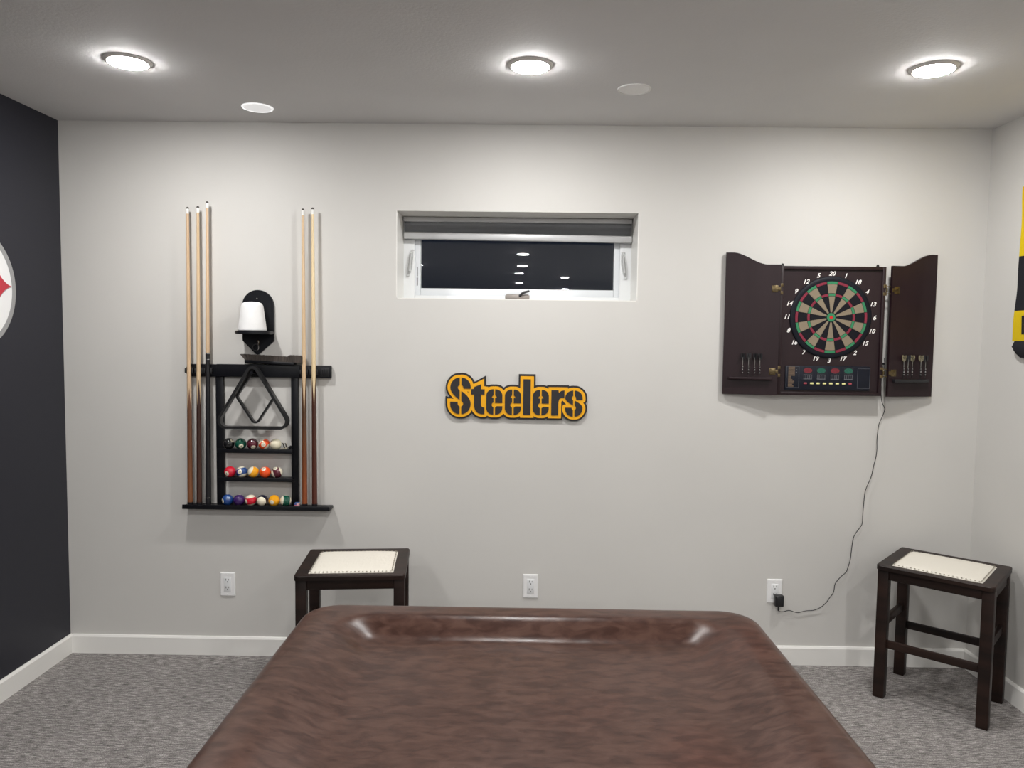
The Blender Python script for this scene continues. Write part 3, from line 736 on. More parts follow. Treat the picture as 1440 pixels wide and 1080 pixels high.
# number, colour, stripe, x, z, direction of the number, stripe axis, label
BALLS = [
    (8, 'black', 0, .860, r1z, (.60, -.55, .55), (0, 0, 1), 'solid black eight ball at the left end of the top shelf'),
    (6, 'green', 0, .9205, r1z, (.10, -.86, -.45), (0, .4, 1), 'solid dark green ball on the top shelf, second from left'),
    (7, 'maroon', 0, .9805, r1z, (.16, -.72, -.62), (0, .6, 1), 'solid maroon ball in the middle of the top shelf'),
    (13, 'orange', 1, 1.0405, r1z, (-.14, -.97, -.10), (-.70, .02, .72), 'orange striped ball on the top shelf beside the cue ball'),
    (0, 'cue', 0, 1.100, r1z, (0, 1, 0), (0, 0, 1), 'plain cream cue ball at the right of the top shelf'),
    (3, 'red', 0, .864, r2z, (-.55, -.78, -.28), (0, 0, 1), 'solid red ball at the left end of the middle shelf'),
    (10, 'blue', 1, .9245, r2z, (-.34, -.93, .08), (-.30, .10, .95), 'blue striped ball on the middle shelf, second from left'),
    (9, 'yellow', 1, .9845, r2z, (-.46, 0, -.83), (-.83, -.30, .46), 'yellow striped ball in the middle of the middle shelf'),
    (5, 'orange', 0, 1.0445, r2z, (-.25, -.72, .64), (.3, .5, .8), 'solid orange ball on the middle shelf, fourth from left'),
    (15, 'maroon', 1, 1.105, r2z, (-.30, -.50, .80), (.90, -.05, .36), 'maroon striped ball at the right end of the middle shelf'),
    (2, 'blue', 0, .850, r3z, (-.86, -.45, -.14), (0, 0, 1), 'solid blue ball at the left end of the bottom shelf'),
    (4, 'purple', 0, .9095, r3z, (.1, .1, 1), (1, 0, 0), 'solid purple ball on the bottom shelf beside the blue one'),
    (11, 'red', 1, .9695, r3z, (-.85, -.48, -.20), (-.16, -.18, .96), 'red striped ball on the bottom shelf, third from left'),
    (12, 'ink', 1, 1.0290, r3z, (-.9, .2, .4), (-.05, -.93, -.34), 'striped ball with its cream cap facing out on the bottom shelf'),
    (1, 'yellow', 0, 1.0895, r3z, (-.45, -.85, -.25), (0, 0, 1), 'solid yellow ball on the bottom shelf, second from right'),
    (14, 'green', 1, 1.1490, r3z, (.10, .06, 1), (-.95, -.18, .10), 'green striped ball at the right end of the bottom shelf')]
Mnum = mat('number_ink', (.01, .01, .01), .3, bmp=.01)
M['ball_cue'] = mat('cue_ball_cream', (.80, .74, .56), .07, var=.02, coat=.6)
bme = bpy.data.meshes.new('pool_ball'); bb = bmesh.new(); bmesh.ops.create_uvsphere(bb, u_segments=48, v_segments=32, radius=BR); bb.to_mesh(bme); bb.free(); bme.shade_smooth()
bms = {}
for num, coln, stripe, x, z, nd, ax, lab in BALLS:
    VR = Matrix.Rotation(math.radians(19), 3, 'Z') @ Matrix.Rotation(math.radians(-8), 3, 'X'); X_ = (VR @ Vector(nd)).normalized(); Z_ = VR @ Vector(ax); Z_ = (Z_ - X_*Z_.dot(X_)).normalized(); Y_ = Z_.cross(X_)
    me = bme.copy(); key = coln+str(stripe)
    if key not in bms: bms[key] = M['ball_cue'] if coln == 'cue' else ball_mat(key, COL[coln], stripe)
    me.materials.append(bms[key])
    o = bpy.data.objects.new('pool_ball', me); C.objects.link(o); o.location = (x+.012*(2.34-x)/3.82, -.048, z+.0003)
    o.rotation_euler = Matrix((X_, Y_, Z_)).transposed().to_euler()
    tag(o, lab, 'pool ball', 'pool balls on the rack shelves')
    if num:
        tm = text_mesh(str(num), .0125 if num < 10 else .0105, 0, 0, .0003)
        for v in tm.vertices:
            p = Vector((1, v.co.x/BR, v.co.y/BR)).normalized()*(BR+.00012); v.co = p
        objm('number', tm, Mnum, o, smooth=0)

# small objects on the shelves
t_ = thing('cue_tip_tool', 'small black and brass cue tip tool lying beside the cue ball on the top shelf', 'tool', (1.150, -.04, 1.093))
b = bmesh.new(); box(b, 1.128, 1.170, -.052, -.030, 1.0935, 1.100, .002); cone(b, (1.168, -.041, 1.101), (1.181, -.041, 1.109), .007, .008, 14); obj('body', b, M['blackpl'], t_, True)
b = bmesh.new(); box(b, 1.126, 1.160, -.055, -.050, 1.097, 1.1015, .001); box(b, 1.155, 1.163, -.056, -.050, 1.099, 1.106, .001); obj('clip_plate', b, mat('cream_metal', (.6, .55, .42), .35, .4, bmp=.02), t_, True)
for xx in (1.141, 1.153):
    me = tube_mesh([(xx-.003, -.045, 1.127), (xx+.001, -.047, 1.124), (xx+.002, -.045, 1.112), (xx+.006, -.043, 1.100)], .0022, res=3); objm('prong', me, M['darkmetal'], t_, True, 60)
    me = tube_mesh([(xx+.0015, -.0445, 1.1285), (xx+.0045, -.0465, 1.124), (xx+.006, -.045, 1.112), (xx+.009, -.043, 1.101)], .0010, res=2); objm('prong_edge', me, M['brass_l'], t_, True, 60)

def flag_mat():
    m, nt, bs = nodes('flag_print'); setp(bs, (.6, .05, .08), .6)
    tc = nt.nodes.new('ShaderNodeTexCoord'); sx = nt.nodes.new('ShaderNodeSeparateXYZ'); nt.links.new(tc.outputs['Object'], sx.inputs[0])
    def mth(op, a, b_=None):
        n = nt.nodes.new('ShaderNodeMath'); n.operation = op
        for k, v in enumerate((a, b_)):
            if v is None: continue
            if isinstance(v, (int, float)): n.inputs[k].default_value = v
            else: nt.links.new(v, n.inputs[k])
        return n.outputs[0]
    st_ = mth('GREATER_THAN', mth('FRACT', mth('MULTIPLY', sx.outputs[2], 1/.0062)), .5)
    m1 = nt.nodes.new('ShaderNodeMixRGB'); nt.links.new(st_, m1.inputs[0]); m1.inputs[1].default_value = (.75, .70, .72, 1); m1.inputs[2].default_value = (.55, .03, .07, 1)
    can = mth('MULTIPLY', mth('GREATER_THAN', sx.outputs[2], .0125), mth('LESS_THAN', sx.outputs[0], .001))
    m2 = nt.nodes.new('ShaderNodeMixRGB'); nt.links.new(can, m2.inputs[0]); nt.links.new(m1.outputs[0], m2.inputs[1]); m2.inputs[2].default_value = (.05, .08, .25, 1)
    nt.links.new(m2.outputs[0], bs.inputs['Base Color']); return m
t_ = thing('chalk_cube', 'small cube of cue chalk in a stars and stripes wrapper on the bottom shelf', 'cue chalk', (1.214, -.060, .8033))
b = bmesh.new(); box(b, -.0112, .0112, -.0112, .0112, 0, .0215, .0008); obj('wrapper', b, flag_mat(), t_)
b = bmesh.new(); box(b, -.0098, .0098, -.0098, .0098, .0214, .0226, .0004); obj('chalk', b, mat('blue_chalk', (.06, .12, .30), .9, bmp=.3), t_)

# triangle and diamond racks hung from the peg
def rounded(pts, R, n=8):
    o = []; N = len(pts)
    for i in range(N):
        p, a, c = Vector(pts[i]), Vector(pts[i-1]), Vector(pts[(i+1) % N])
        d1, d2 = (a-p).normalized(), (c-p).normalized(); half = d1.angle(d2)/2
        rr = R[i] if isinstance(R, (list, tuple)) else R
        tl = rr/math.tan(half); cc = p+(d1+d2).normalized()*(rr/math.sin(half))
        A, B = p+d1*tl-cc, p+d2*tl-cc; ang = A.angle(B); sg_ = 1 if A.x*B.y-A.y*B.x > 0 else -1
        for k in range(n+1):
            q = Matrix.Rotation(sg_*ang*k/n, 2) @ A; o.append(tuple(cc+q))
    return o
def inset(pts, R, t):
    """the rounded outline and one moved inwards by t"""
    N = len(pts); o = []
    for i in range(N):
        p, a, c = Vector(pts[i]), Vector(pts[i-1]), Vector(pts[(i+1) % N])
        d1, d2 = (a-p).normalized(), (c-p).normalized(); half = d1.angle(d2)/2
        o.append(tuple(p+(d1+d2).normalized()*(t/math.sin(half))))
    return rounded(o, [max(.003, q-t) for q in R])
def rack_frame(name, lab, pts, R, t_, y0, y1):
    b = bmesh.new(); prism(b, [rounded(pts, R), inset(pts, R, t_)], y0, y1)
    bmesh.ops.remove_doubles(b, verts=b.verts, dist=1e-6)
    o = obj(name, b, mat(name+'_plastic', (.013, .013, .014), .36, bmp=.03), None, False, 40)
    tag(o, lab, 'ball rack')
rack_frame('triangle_rack', 'black triangular ball rack hanging on the cue rack, in front of the diamond one', [(1.004, 1.550), (.795, 1.203), (1.213, 1.203)], [.032, .042, .042], .013, -.100, -.062)
rack_frame('diamond_rack', 'black diamond shaped ball rack hanging behind the triangular one', [(1.004, 1.522), (.902, 1.364), (1.004, 1.208), (1.106, 1.364)], [.018, .020, .024, .020], .010, -.060, -.038)

# brush lying on the top rail, bristles up
t_ = thing('table_brush', 'dark brown pool table brush lying bristles up on the rack rail', 'brush', (1.09, -.03, 1.526))
tl = Matrix.Translation((1.09, -.030, 1.5390)) @ Matrix.Rotation(math.radians(2.6), 4, 'Y')
b = bmesh.new(); box(b, -.140, .112, -.026, .022, -.011, .006, .005, 3, tl); obj('handle', b, M['blackwood'], t_, True)
def bristles(x0, x1, h, flare, nx, ny, seed):
    random.seed(seed); b = bmesh.new()
    for i in range(nx):
        for j in range(ny):
            fx = i/(nx-1); x = x0+(x1-x0)*fx; y = -.022+.040*j/(ny-1)
            lean = -flare*max(0, 1-fx*5) + random.uniform(-.001, .001)
            z1 = .006+h*random.uniform(.93, 1.03)
            w_ = .0021
            p = [(x-w_, y-w_, .005), (x+w_, y-w_, .005), (x+w_, y+w_, .005), (x-w_, y+w_, .005)]
            q = [(x+lean-w_, y-w_, z1), (x+lean+w_, y-w_, z1), (x+lean+w_, y+w_, z1), (x+lean-w_, y+w_, z1)]
            A = [b.verts.new(v) for v in p]; B = [b.verts.new(v) for v in q]
            b.faces.new(B)
            for k in range(4): l = (k+1) % 4; b.faces.new((A[k], A[l], B[l], B[k]))
    bmesh.ops.transform(b, matrix=tl, verts=b.verts)
    return b
Mbr = mat('brown_bristle', (.065, .052, .044), .7, var=.45, vscale=260, vmap=(1, 1, .1))
for a in ((-.136, .075, .026, .026, 62, 8, 3), (.080, .150, .034, -.002, 22, 8, 4)):
    o = obj('bristles', bristles(*a), Mbr, t_, True, 0); o['kind'] = 'stuff'

# ------------------------------------------------------------------ cone chalk holder
t_ = thing('chalk_shelf', 'small black arched wall bracket holding the white chalk cone', 'bracket', (1.007, 0, 1.575))
b = bmesh.new(); pl = [(.927, 1.655), (.928, 1.645), (.995, 1.578), (1.003, 1.575), (1.011, 1.578), (1.087, 1.645), (1.087, 1.655)] + arc(1.007, 1.823, .080, .080, 0, 180, 24)
prism(b, [pl], -.015, -.001); obj('back_plate', b, M['blackwood'], t_, True)
b = bmesh.new(); dsk = [(1.087, -.014), (.927, -.014)] + [(1.007+.088*math.cos(a), -.085+.080*math.sin(a)) for a in [PI*1.0+PI*k/24 for k in range(25)]]
t = bmesh.new(); A = [t.verts.new((x, y, 1.680)) for x, y in dsk]; B = [t.verts.new((x, y, 1.696)) for x, y in dsk]; t.faces.new(A); t.faces.new(B[::-1])
for i in range(len(dsk)): j = (i+1) % len(dsk); t.faces.new((A[i], A[j], B[j], B[i]))
bmesh.ops.recalc_face_normals(t, faces=t.faces); bmesh.ops.bevel(t, geom=[e_ for e_ in t.edges if abs(e_.verts[0].co.z-e_.verts[1].co.z) < 1e-6], offset=.003, segments=2, affect='EDGES'); merge(b, t)
obj('shelf', b, M['blackwood'], t_, True)
b = bmesh.new(); cone(b, (1.003, -.0145, 1.860), (1.003, -.0175, 1.860), .0035, .003, 10); obj('screw', b, M['steel'], t_, True)
b = bmesh.new(); lathe(b, [(0, 0), (.066, 0), (.0685, .003), (.0680, .008), (.064, .040), (.0545, .118), (.0515, .128), (.045, .137), (.033, .142), (.015, .1435), (0, .1435)], 40, Matrix.Translation((1.003, -.085, 1.6965)))
for v in b.verts: n_ = noise.noise(v.co*14)*.0012; v.co.x += n_; v.co.z -= abs(n_)*.5
o = obj('chalk_cone', b, mat('white_chalk', (.76, .76, .76), .85, var=.04, vscale=18, bmp=.25, bscale=60), None, False, 60)
tag(o, 'white hand-chalk cone standing on the small arched black bracket', 'chalk cone')
# rings dangling at the foot of the plate
def ring_pts(cx, cyy, cz, rr, tilt, n=16): return [(cx+rr*math.cos(2*PI*i/n)*math.cos(tilt), cyy+rr*math.cos(2*PI*i/n)*math.sin(tilt), cz+rr*math.sin(2*PI*i/n)) for i in range(n)]
t_ = thing('key_ring', 'dark steel rings dangling at the bottom point of the arched bracket', 'ring', (1.004, -.024, 1.59))
objm('ring', tube_mesh(ring_pts(.999, -.024, 1.612, .0165, .25), .0022, True), M['darkmetal'], t_, True, 60)
objm('ring', tube_mesh(ring_pts(1.010, -.024, 1.637, .0125, -.9), .0016, True), M['brass'], t_, True, 60)
objm('hook', tube_mesh([(1.006, -.016, 1.652), (1.010, -.026, 1.652), (1.014, -.030, 1.640), (1.010, -.026, 1.624), (1.012, -.022, 1.610), (1.008, -.022, 1.597), (1.000, -.024, 1.593)], .0015), M['silver'], t_, True, 60)

# ------------------------------------------------------------------ dartboard cabinet
CX0, CX1, CZ0, CZ1, CD = 3.629, 4.147, 1.410, 2.0505, .066
cb = thing('dartboard_cabinet', 'open dark mahogany dartboard cabinet with arched doors and an electronic dartboard', 'dartboard cabinet', ((CX0+CX1)/2, 0, CZ0))
T_ = .016
for a in ((CX0, CX0+T_, CZ0, CZ1), (CX1-T_, CX1, CZ0, CZ1), (CX0+T_, CX1-T_, CZ0, CZ0+T_), (CX0+T_, CX1-T_, CZ1-T_, CZ1)):
    b = bmesh.new(); box(b, a[0], a[1], -CD, -.002, a[2], a[3], .0015); obj('frame_side', b, M['mahog'], cb, True)
PY = -.054
b = bmesh.new(); box(b, CX0+T_, CX1-T_, PY, -.004, CZ0+T_, CZ1-T_); obj('face_panel', b, M['mahog_p'], cb, True, 0)
for x in (3.655, 4.131):
    b = bmesh.new(); prism(b, [[(x-.010, CZ1-.001), (x+.010, CZ1-.001), (x+.003, CZ1+.017), (x-.003, CZ1+.017)]], -.008, -.002); obj('hanging_tab', b, M['darkmetal'], cb, True)
# board
DX, DZ = 3.884, 1.7985
seg_col = {'beige': mat('beige_segment', (.23, .185, .130), .6, 0, .25, bmp=.15, bscale=900), 'black': mat('black_segment', (.005, .005, .009), .5, 0, .2, bmp=.15, bscale=900), 'green': mat('green_segment', (.025, .20, .085), .4, bmp=.1, bscale=900), 'red': mat('red_segment', (.20, .012, .035), .4, bmp=.1, bscale=900), 'bull': mat('bull_red', (.55, .012, .012), .4, bmp=.05)}
b = bmesh.new(); lathe(b, [(0, 0), (.200, 0), (.203, .003), (.202, .006), (.198, .0085), (.183, .0087), (.181, .0085), (0, .0085)], 80, Matrix.Translation((DX, PY, DZ)) @ Matrix.Rotation(PI/2, 4, 'X'))
bd = obj('dartboard', b, mat('board_black', (.005, .006, .011), .5, 0, .2, bmp=.05), cb, True, 40, label='round electronic dartboard with twenty sectors')
def wedge(r0, r1, a0, a1, y0, y1, n=5):
    b = bmesh.new(); L = [(r1*math.sin(a0+(a1-a0)*i/n), r1*math.cos(a0+(a1-a0)*i/n)) for i in range(n+1)] + [(r0*math.sin(a1+(a0-a1)*i/n), r0*math.cos(a1+(a0-a1)*i/n)) for i in range(n+1)]
    prism(b, [[(DX+x, DZ+z) for x, z in L]], y1, y0); return b
yb_ = PY-.0085
gap = math.radians(.45)
for k in range(20):
    a0, a1 = math.radians(18*k-9)+gap, math.radians(18*k+9)-gap
    odd = k % 2
    main, ringc = ('black', 'red') if odd else ('beige', 'green')
    for nm_, r0, r1, cc in (('double_segment', .1655, .1775, ringc), ('outer_segment', .1200, .1635, main), ('triple_segment', .1065, .1180, ringc), ('inner_segment', .0245, .1045, main)):
        ai = gap*.0 if r0 > .05 else math.radians(1.2)
        obj(nm_, wedge(r0, r1, a0+ai*0, a1-ai*0, yb_+.001, yb_-.0022), seg_col[cc], bd, True, 0)
b = bmesh.new(); lathe(b, [(.0085, 0), (.0085, .0035), (.0205, .0035), (.0215, 0)], 36, Matrix.Translation((DX, yb_, DZ)) @ Matrix.Rotation(PI/2, 4, 'X')); obj('outer_bull', b, seg_col['green'], bd, True)
b = bmesh.new(); lathe(b, [(0, .0045), (.0078, .0042), (.0082, 0)], 24, Matrix.Translation((DX, yb_, DZ)) @ Matrix.Rotation(PI/2, 4, 'X')); obj('bullseye', b, seg_col['bull'], bd, True)
Mwn = mat('white_print', (.82, .80, .78), .5, bmp=.02)
for k, nn in enumerate([20, 1, 18, 4, 13, 6, 10, 15, 2, 17, 3, 19, 7, 16, 8, 11, 14, 9, 12, 5]):
    a = math.radians(18*k); rx, rz = .2175, .2165
    me = text_mesh(str(nn), .0305, .0004, .32, .0008)
    me.transform(Matrix.Translation((DX+rx*math.sin(a), PY-.0006, DZ+rz*math.cos(a))) @ FRONT)
    objm('number', me, Mwn, cb, True, 0)
# score panel
sp_ = (3.668, 4.091, 1.435, 1.556)
b = bmesh.new(); box(b, sp_[0], sp_[1], PY-.006, PY, sp_[2], sp_[3], .002); pn_ = obj('score_panel', b, mat('navy_plastic', (.007, .009, .017), .45, 0, .25, bmp=.03), cb, True)
yp = PY-.006
def px(x0, x1, z0, z1, d=.0008): 
    b = bmesh.new(); box(b, x0, x1, yp-d, yp+.0005, z0, z1); return b
Mln = mat('grey_line', (.10, .105, .125), .5, bmp=.02)
def outline(x0, x1, z0, z1, t=.0013):
    b = bmesh.new()
    box(b, x0, x1, yp-.0006, yp, z0, z0+t); box(b, x0, x1, yp-.0006, yp, z1-t, z1); box(b, x0, x0+t, yp-.0006, yp, z0, z1); box(b, x1-t, x1, yp-.0006, yp, z0, z1)
    return b
def PX_(x): return 3.659 + (x-85)/(1240-85)*(4.096-3.659)       # drawing units of the panel
def PZ_(z): return 1.556 - (z-185)/(485-185)*(1.556-1.440)
obj('panel_outline', outline(PX_(122), PX_(292), PZ_(468), PZ_(192)), Mln, pn_, True, 0)
obj('panel_outline', outline(PX_(1060), PX_(1225), PZ_(470), PZ_(212)), Mln, pn_, True, 0)
# the brown block of game names: ragged lines of small print
random.seed(5); b = bmesh.new()
for i in range(13):
    z = PZ_(205+i*20.3); wd = 235 if i < 6 else random.choice((205, 222, 190, 230))
    box(b, PX_(150), PX_(wd), yp-.0006, yp, z-.0034, z+.0034)
obj('game_list', b, mat('brown_print', (.105, .070, .045), .6, var=.35, vscale=700), pn_, True, 0)
b = bmesh.new()
for zz in (238, 270): box(b, PX_(247), PX_(262), yp-.0006, yp, PZ_(zz)-.0022, PZ_(zz)+.0022)
obj('icon', b, Mln, pn_, True, 0)
Mdr, Mdg = mat('display_red', (.16, .012, .022), .35, var=.3, vscale=200), mat('display_green', (.008, .10, .065), .35, var=.3, vscale=200)
for k, xc in enumerate((405, 582, 762, 940)):
    d_ = obj('score_display', px(PX_(xc-62), PX_(xc+62), PZ_(362), PZ_(200), .0010), mat('display_glass', (.012, .013, .020), .2, bmp=.01), pn_, True, 0)
    b = bmesh.new()
    n = 24; prism(b, [[(PX_(xc)+.0215*math.cos(2*PI*i/n)*(1+.0*i), PZ_(245)+.0130*math.sin(2*PI*i/n)) for i in range(n)]], yp-.0016, yp-.001); obj('digits', b, (Mdr, Mdg)[k % 2], d_, True, 0)
    b = bmesh.new()
    for j in range(5): x = PX_(xc-50+j*25); box(b, x-.0009, x+.0009, yp-.0014, yp-.001, PZ_(350), PZ_(305))
    box(b, PX_(xc-56), PX_(xc+56), yp-.0014, yp-.001, PZ_(358), PZ_(350)); box(b, PX_(xc-56), PX_(xc+56), yp-.0014, yp-.001, PZ_(303), PZ_(298))
    obj('tally_mark', b, Mln, d_, True, 0)
Mby, Mbr2 = mat('yellow_button', (.80, .78, .35), .3, bmp=.01), mat('red_button', (.34, .06, .08), .3, bmp=.01)
for k, xc in enumerate((375, 460, 543, 628, 712, 797, 880, 965)):
    b = bmesh.new(); box(b, PX_(xc)-.0085, PX_(xc)+.0085, yp-.0045, yp, PZ_(411)-.0048, PZ_(411)+.0048, .0026, 3)
    obj('button', b, Mbr2 if k in (0, 7) else Mby, pn_, True, 40, label='red button' if k in (0, 7) else 'yellow button')
# doors, folded right back so that their outer edges nearly touch the wall
def door(hx, hy, ox, oy, side):
    L = math.hypot(ox-hx, oy-hy); d = Vector((ox-hx, oy-hy, 0)).normalized()
    # local: u along the door from hinge to outer edge, front face towards the room
    zh, zo, zb = 2.056, 2.117, 1.4075
    pts = [(0, zb), (L, zb), (L, zo)]
    for i in range(1, 24):
        t = 1-i/24; pts.append((L*t, zh+(zo-zh)*(sstep((t-.22)/.66))))
    pts.append((0, zh))
    b = bmesh.new(); prism(b, [pts], 0, .015)
    bmesh.ops.recalc_face_normals(b, faces=b.faces)
    nrm = Vector((-d.y, d.x, 0))
    if nrm.y < 0: nrm = -nrm
    mt = Matrix(((d.x, nrm.x, 0, hx), (d.y, nrm.y, 0, hy), (0, 0, 1, 0), (0, 0, 0, 1)))
    bmesh.ops.transform(b, matrix=mt, verts=b.verts)
    o = obj('door', b, M['mahog'], cb, True, 30)
    return o, mt, L
dl, ML, LL = door(3.626, -.074, 3.366, -.024, -1)
dr, MR, LR = door(4.175, -.074, 4.419, -.024, 1)
# dart holders on the doors, hinges
def local_box(mt, u0, u1, v0, v1, z0, z1, bev=0):
    b = bmesh.new(); box(b, u0, u1, v0, v1, z0, z1, bev, 2, mt); return b
hz = 1.4915
obj('dart_holder', local_box(ML, .030, .238, -.024, 0, hz-.0075, hz+.0045, .002), M['mahog'], dl, True, label='narrow ledge for darts')
obj('dart_holder', local_box(MR, .022, .212, -.024, 0, hz-.012, hz+.004, .002), M['blackpl'], dr, True, label='black plastic ledge for darts')
for dd_, mt, s, xf in ((dl, ML, -1, CX0), (dr, MR, 1, CX1)):
    for zc in (1.936, 1.526):
        b = bmesh.new(); box(b, .012, .042, -.0022, 0, zc-.017, zc+.017, .0008, 2, mt)
        box(b, .000, .014, -.0022, 0, zc-.009, zc+.009, .0004, 2, mt)
        for u_, zz in ((.034, .011), (.034, -.011), (.020, 0)): cone(b, mt @ Vector((u_, -.002, zc+zz)), mt @ Vector((u_, -.0042, zc+zz)), .0032, .0022, 10)
        h_ = obj('hinge', b, M['brass'], dd_, True)
        xi = xf - s*.0
        b = bmesh.new()
        x0, x1 = sorted((xf+s*.004, xf-s*.012))
        box(b, x0, x1, -CD-.0022, -CD, zc+.012, zc+.027, .0006); box(b, x0, x1, -CD-.0022, -CD, zc-.027, zc-.012, .0006)
        xa, xb_ = sorted((xf+s*.000, xf+s*.004)); box(b, xa, xb_, -CD-.004, -CD+.001, zc-.027, zc+.027, .0006)
        cone(b, (xf+s*.004, -CD-.006, zc-.010), (xf+s*.004, -CD-.006, zc+.010), .0035, .0035, 10)
        if s > 0:
            box(b, xf, xf+.024, -CD-.003, -CD, zc+.016, zc+.020); box(b, xf, xf+.024, -CD-.003, -CD, zc-.020, zc-.016)
        obj('hinge', b, M['brass'], cb, True)
# darts standing in the holders
Mfl = mat('black_flight', (.012, .012, .014), .4, bmp=.05); Mfy = mat('pattern_flight', (.17, .15, .09), .5, var=.9, vscale=120)
def make_dart(base, rz, flight, lab, grp):
    t_ = thing('dart', lab, 'dart', base, rz, grp)
    b = bmesh.new(); cone(b, (0, 0, -.006), (0, 0, .012), .0006, .0012, 8); obj('point', b, M['darkmetal'], t_)
    pr = [(0, .008), (.0028, .010)]
    for i in range(3):
        z = .012+i*.013; pr += [(.0036, z), (.0036, z+.0055), (.0022, z+.0065), (.0022, z+.0115)]
    pr += [(.0022, .052), (0, .053)]
    b = bmesh.new(); lathe(b, pr, 12); obj('barrel', b, M['darkmetal'], t_)
    b = bmesh.new()
    for z in (.014, .0265, .031, .043): lathe(b, [(.0030, z), (.0039, z+.0004), (.0039, z+.0030), (.0030, z+.0034)], 12)
    obj('grip_ring', b, M['silver'], t_)
    b = bmesh.new(); cone(b, (0, 0, .052), (0, 0, .092), .0013, .0016, 8); obj('shaft', b, M['steel'], t_)
    b = bmesh.new()
    for k in range(4):
        a = PI/2*k+PI/4+rz; c_, s_ = math.cos(a), math.sin(a)
        L = [(.0010, .078), (.0110, .090), (.0125, .104), (.0105, .114), (.0010, .110)]
        t = bmesh.new(); A = [t.verts.new((u_*c_-.0003*s_, u_*s_+.0003*c_, z)) for u_, z in L]; B = [t.verts.new((u_*c_+.0003*s_, u_*s_-.0003*c_, z)) for u_, z in L]
        t.faces.new(A); t.faces.new(B[::-1])
        for i in range(5): j = (i+1) % 5; t.faces.new((A[i], A[j], B[j], B[i]))
        merge(b, t)
    obj('flight', b, flight, t_, smooth=0)
    return t_
wl = ['outermost', 'second from the outer edge', 'third from the outer edge', 'nearest the hinge']
def door_pt(mt, u_): p = mt @ Vector((u_, -.0155, hz+.0112)); return (p.x, p.y, p.z)
for k, xw in enumerate((3.458, 3.486, 3.515, 3.539)):
    u_ = (3.626-xw)/(3.626-3.366)*LL
    make_dart(door_pt(ML, u_), .3*k, Mfl, 'black-flighted dart in the left door holder, ' + wl[k], 'darts in the left door')
wr = ['nearest the hinge', 'second from the hinge', 'middle one', 'second from the outer edge', 'nearest the outer edge']
for k, xw in enumerate((4.243, 4.266, 4.290, 4.338, 4.364)):
    u_ = (xw-4.171)/(4.418-4.171)*LR
    make_dart(door_pt(MR, u_), .5+.35*k, Mfy if k in (0, 2, 3) else Mfl, 'dart with dark and gold flight in the right door holder, ' + wr[k] if k in (0, 2, 3) else 'dart with black flight in the right door holder, ' + wr[k], 'darts in the right door')

# ------------------------------------------------------------------ round emblem on the black wall
em = thing('wall_emblem', 'large round white emblem with grey ring on the black left wall', 'emblem', (0, -.629, 1.60))
EY, EZ, ER = -.629, 1.868, .268
def on_left(loops, x0, x1):
    b = bmesh.new(); prism(b, [[(p[0], p[1]) for p in L] for L in loops], 0, 1)
    for v in b.verts: v.co = Vector((x0+(x1-x0)*v.co.y, v.co.x, v.co.z))
    return b
circ = lambda R, cy_=EY, cz_=EZ, n=96: [(cy_+R*math.cos(2*PI*i/n), cz_+R*math.sin(2*PI*i/n)) for i in range(n)]
obj('ring', on_left([circ(ER), circ(ER-.024)], 0, .004), mat('grey_vinyl', (.30, .30, .30), .4, bmp=.02), em, True, 40)
obj('disc', on_left([circ(ER-.024)], 0, .0025), mat('white_vinyl_decal', (.80, .80, .80), .4, bmp=.02), em, True, 40)
def astroid(cy_, cz_, a, n=20): return [(cy_+a*math.copysign(abs(math.cos(t))**3, math.cos(t)), cz_+a*math.copysign(abs(math.sin(t))**3, math.sin(t))) for t in [2*PI*i/(4*n) for i in range(4*n)]]
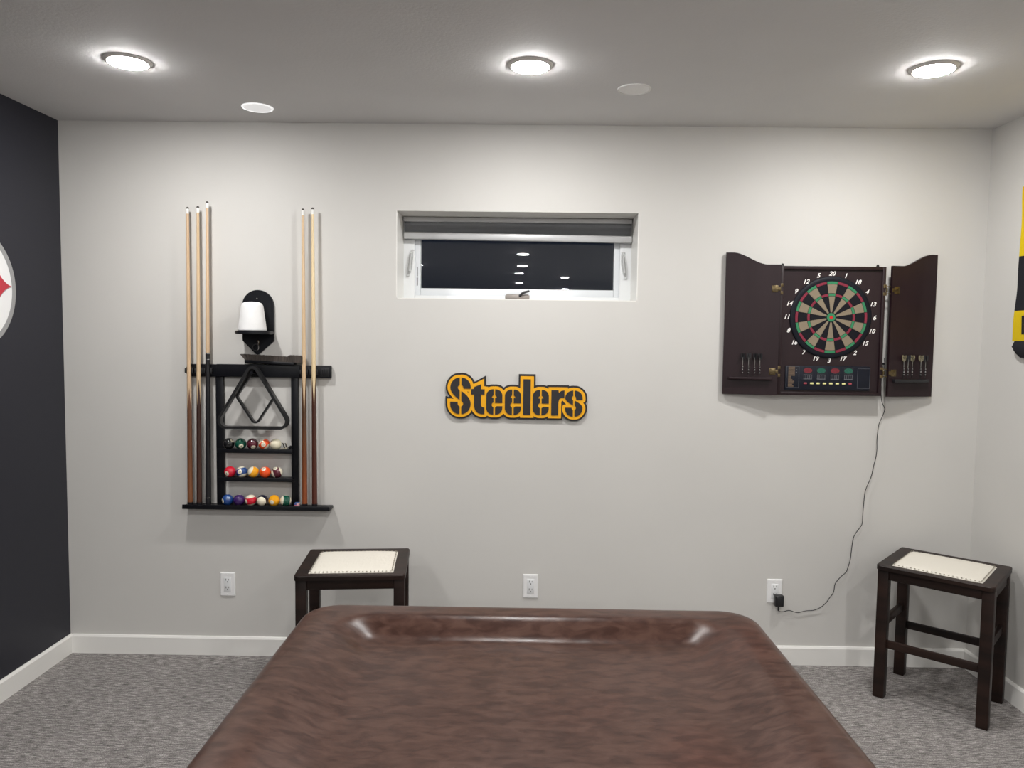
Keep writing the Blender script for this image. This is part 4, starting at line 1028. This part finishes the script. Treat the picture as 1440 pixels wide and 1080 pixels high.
for nm_, cc, cy_, cz_ in (('red_star', (.48, .025, .045), EY+.130, EZ+.016), ('yellow_star', (.80, .45, .01), EY+.045, EZ+.125), ('blue_star', (.02, .08, .30), EY+.045, EZ-.105)):
    obj('star_edge', on_left([astroid(cy_, cz_-.004, .114)], .0025, .0032), mat(nm_+'_edge', (.35, .35, .36), .4, bmp=.02), em, True, 20)
    obj('star_shape', on_left([astroid(cy_, cz_, .112)], .0032, .0042), mat(nm_, cc, .4, bmp=.02), em, True, 20, label=nm_.replace('_star', ' four-pointed star'))

# ------------------------------------------------------------------ banner on the right wall
bn = thing('cloth_banner', 'yellow and black cloth banner hanging on the right wall at the photo edge', 'banner', (W, -.55, 1.62))
def cloth(z0, z1, m, name, lab=None, yl0=-.262, yl1=-.262, rnd=0):
    b = bmesh.new(); ny, nz = 50, max(3, int((z1-z0)/.012)); g = []
    for i in range(nz+1):
        row = []
        for j in range(ny+1):
            fz = i/nz; yl = yl0+(yl1-yl0)*fz
            yy = yl - (.58)*j/ny; z = z0+(z1-z0)*fz
            if rnd and j < 4: z = max(z, z0+rnd*(1-j/4)**1.5)
            off = .016 + .006*math.sin(yy*23+z*3) + .005*noise.noise(Vector((yy*9, z*7, 0))) + (.012 if rnd else 0)*math.sin(fz*PI)
            row.append(b.verts.new((W-off, yy, z)))
        g.append(row)
    for i in range(nz):
        for j in range(ny): b.faces.new((g[i][j], g[i][j+1], g[i+1][j+1], g[i+1][j]))
    bmesh.ops.recalc_face_normals(b, faces=b.faces)
    bmesh.ops.solidify(b, geom=b.faces[:], thickness=.004)
    return obj(name, b, m, bn, True, 50, label=lab)
My = fabric('yellow_cloth', (.62, .44, .006)); Mk = fabric('black_cloth', (.014, .014, .018))
cloth(2.085, 2.403, My, 'cloth_panel', 'yellow upper panel', -.285, -.291)
cloth(1.833, 2.085, Mk, 'cloth_panel', 'black middle panel', -.271, -.285)
cloth(1.692, 1.833, My, 'cloth_panel', 'yellow lettered panel', -.264, -.271)
cloth(1.618, 1.692, Mk, 'hem', 'black padded hem', -.283, -.281, .05)
me = text_mesh('N', .112, .0015, -.05, .005)
me.transform(Matrix.Translation((W-.030, -.369, 1.762)) @ Matrix.Rotation(-PI/2, 4, 'Z') @ FRONT)
for v in me.vertices:
    yy, zz = v.co.y, v.co.z; d_ = (W-.030)-v.co.x
    off = .016 + .006*math.sin(yy*23+zz*3) + .005*noise.noise(Vector((yy*9, zz*7, 0)))
    v.co.x = W-off-.0045-d_*.5
objm('letter', me, Mk, bn, True, 0)
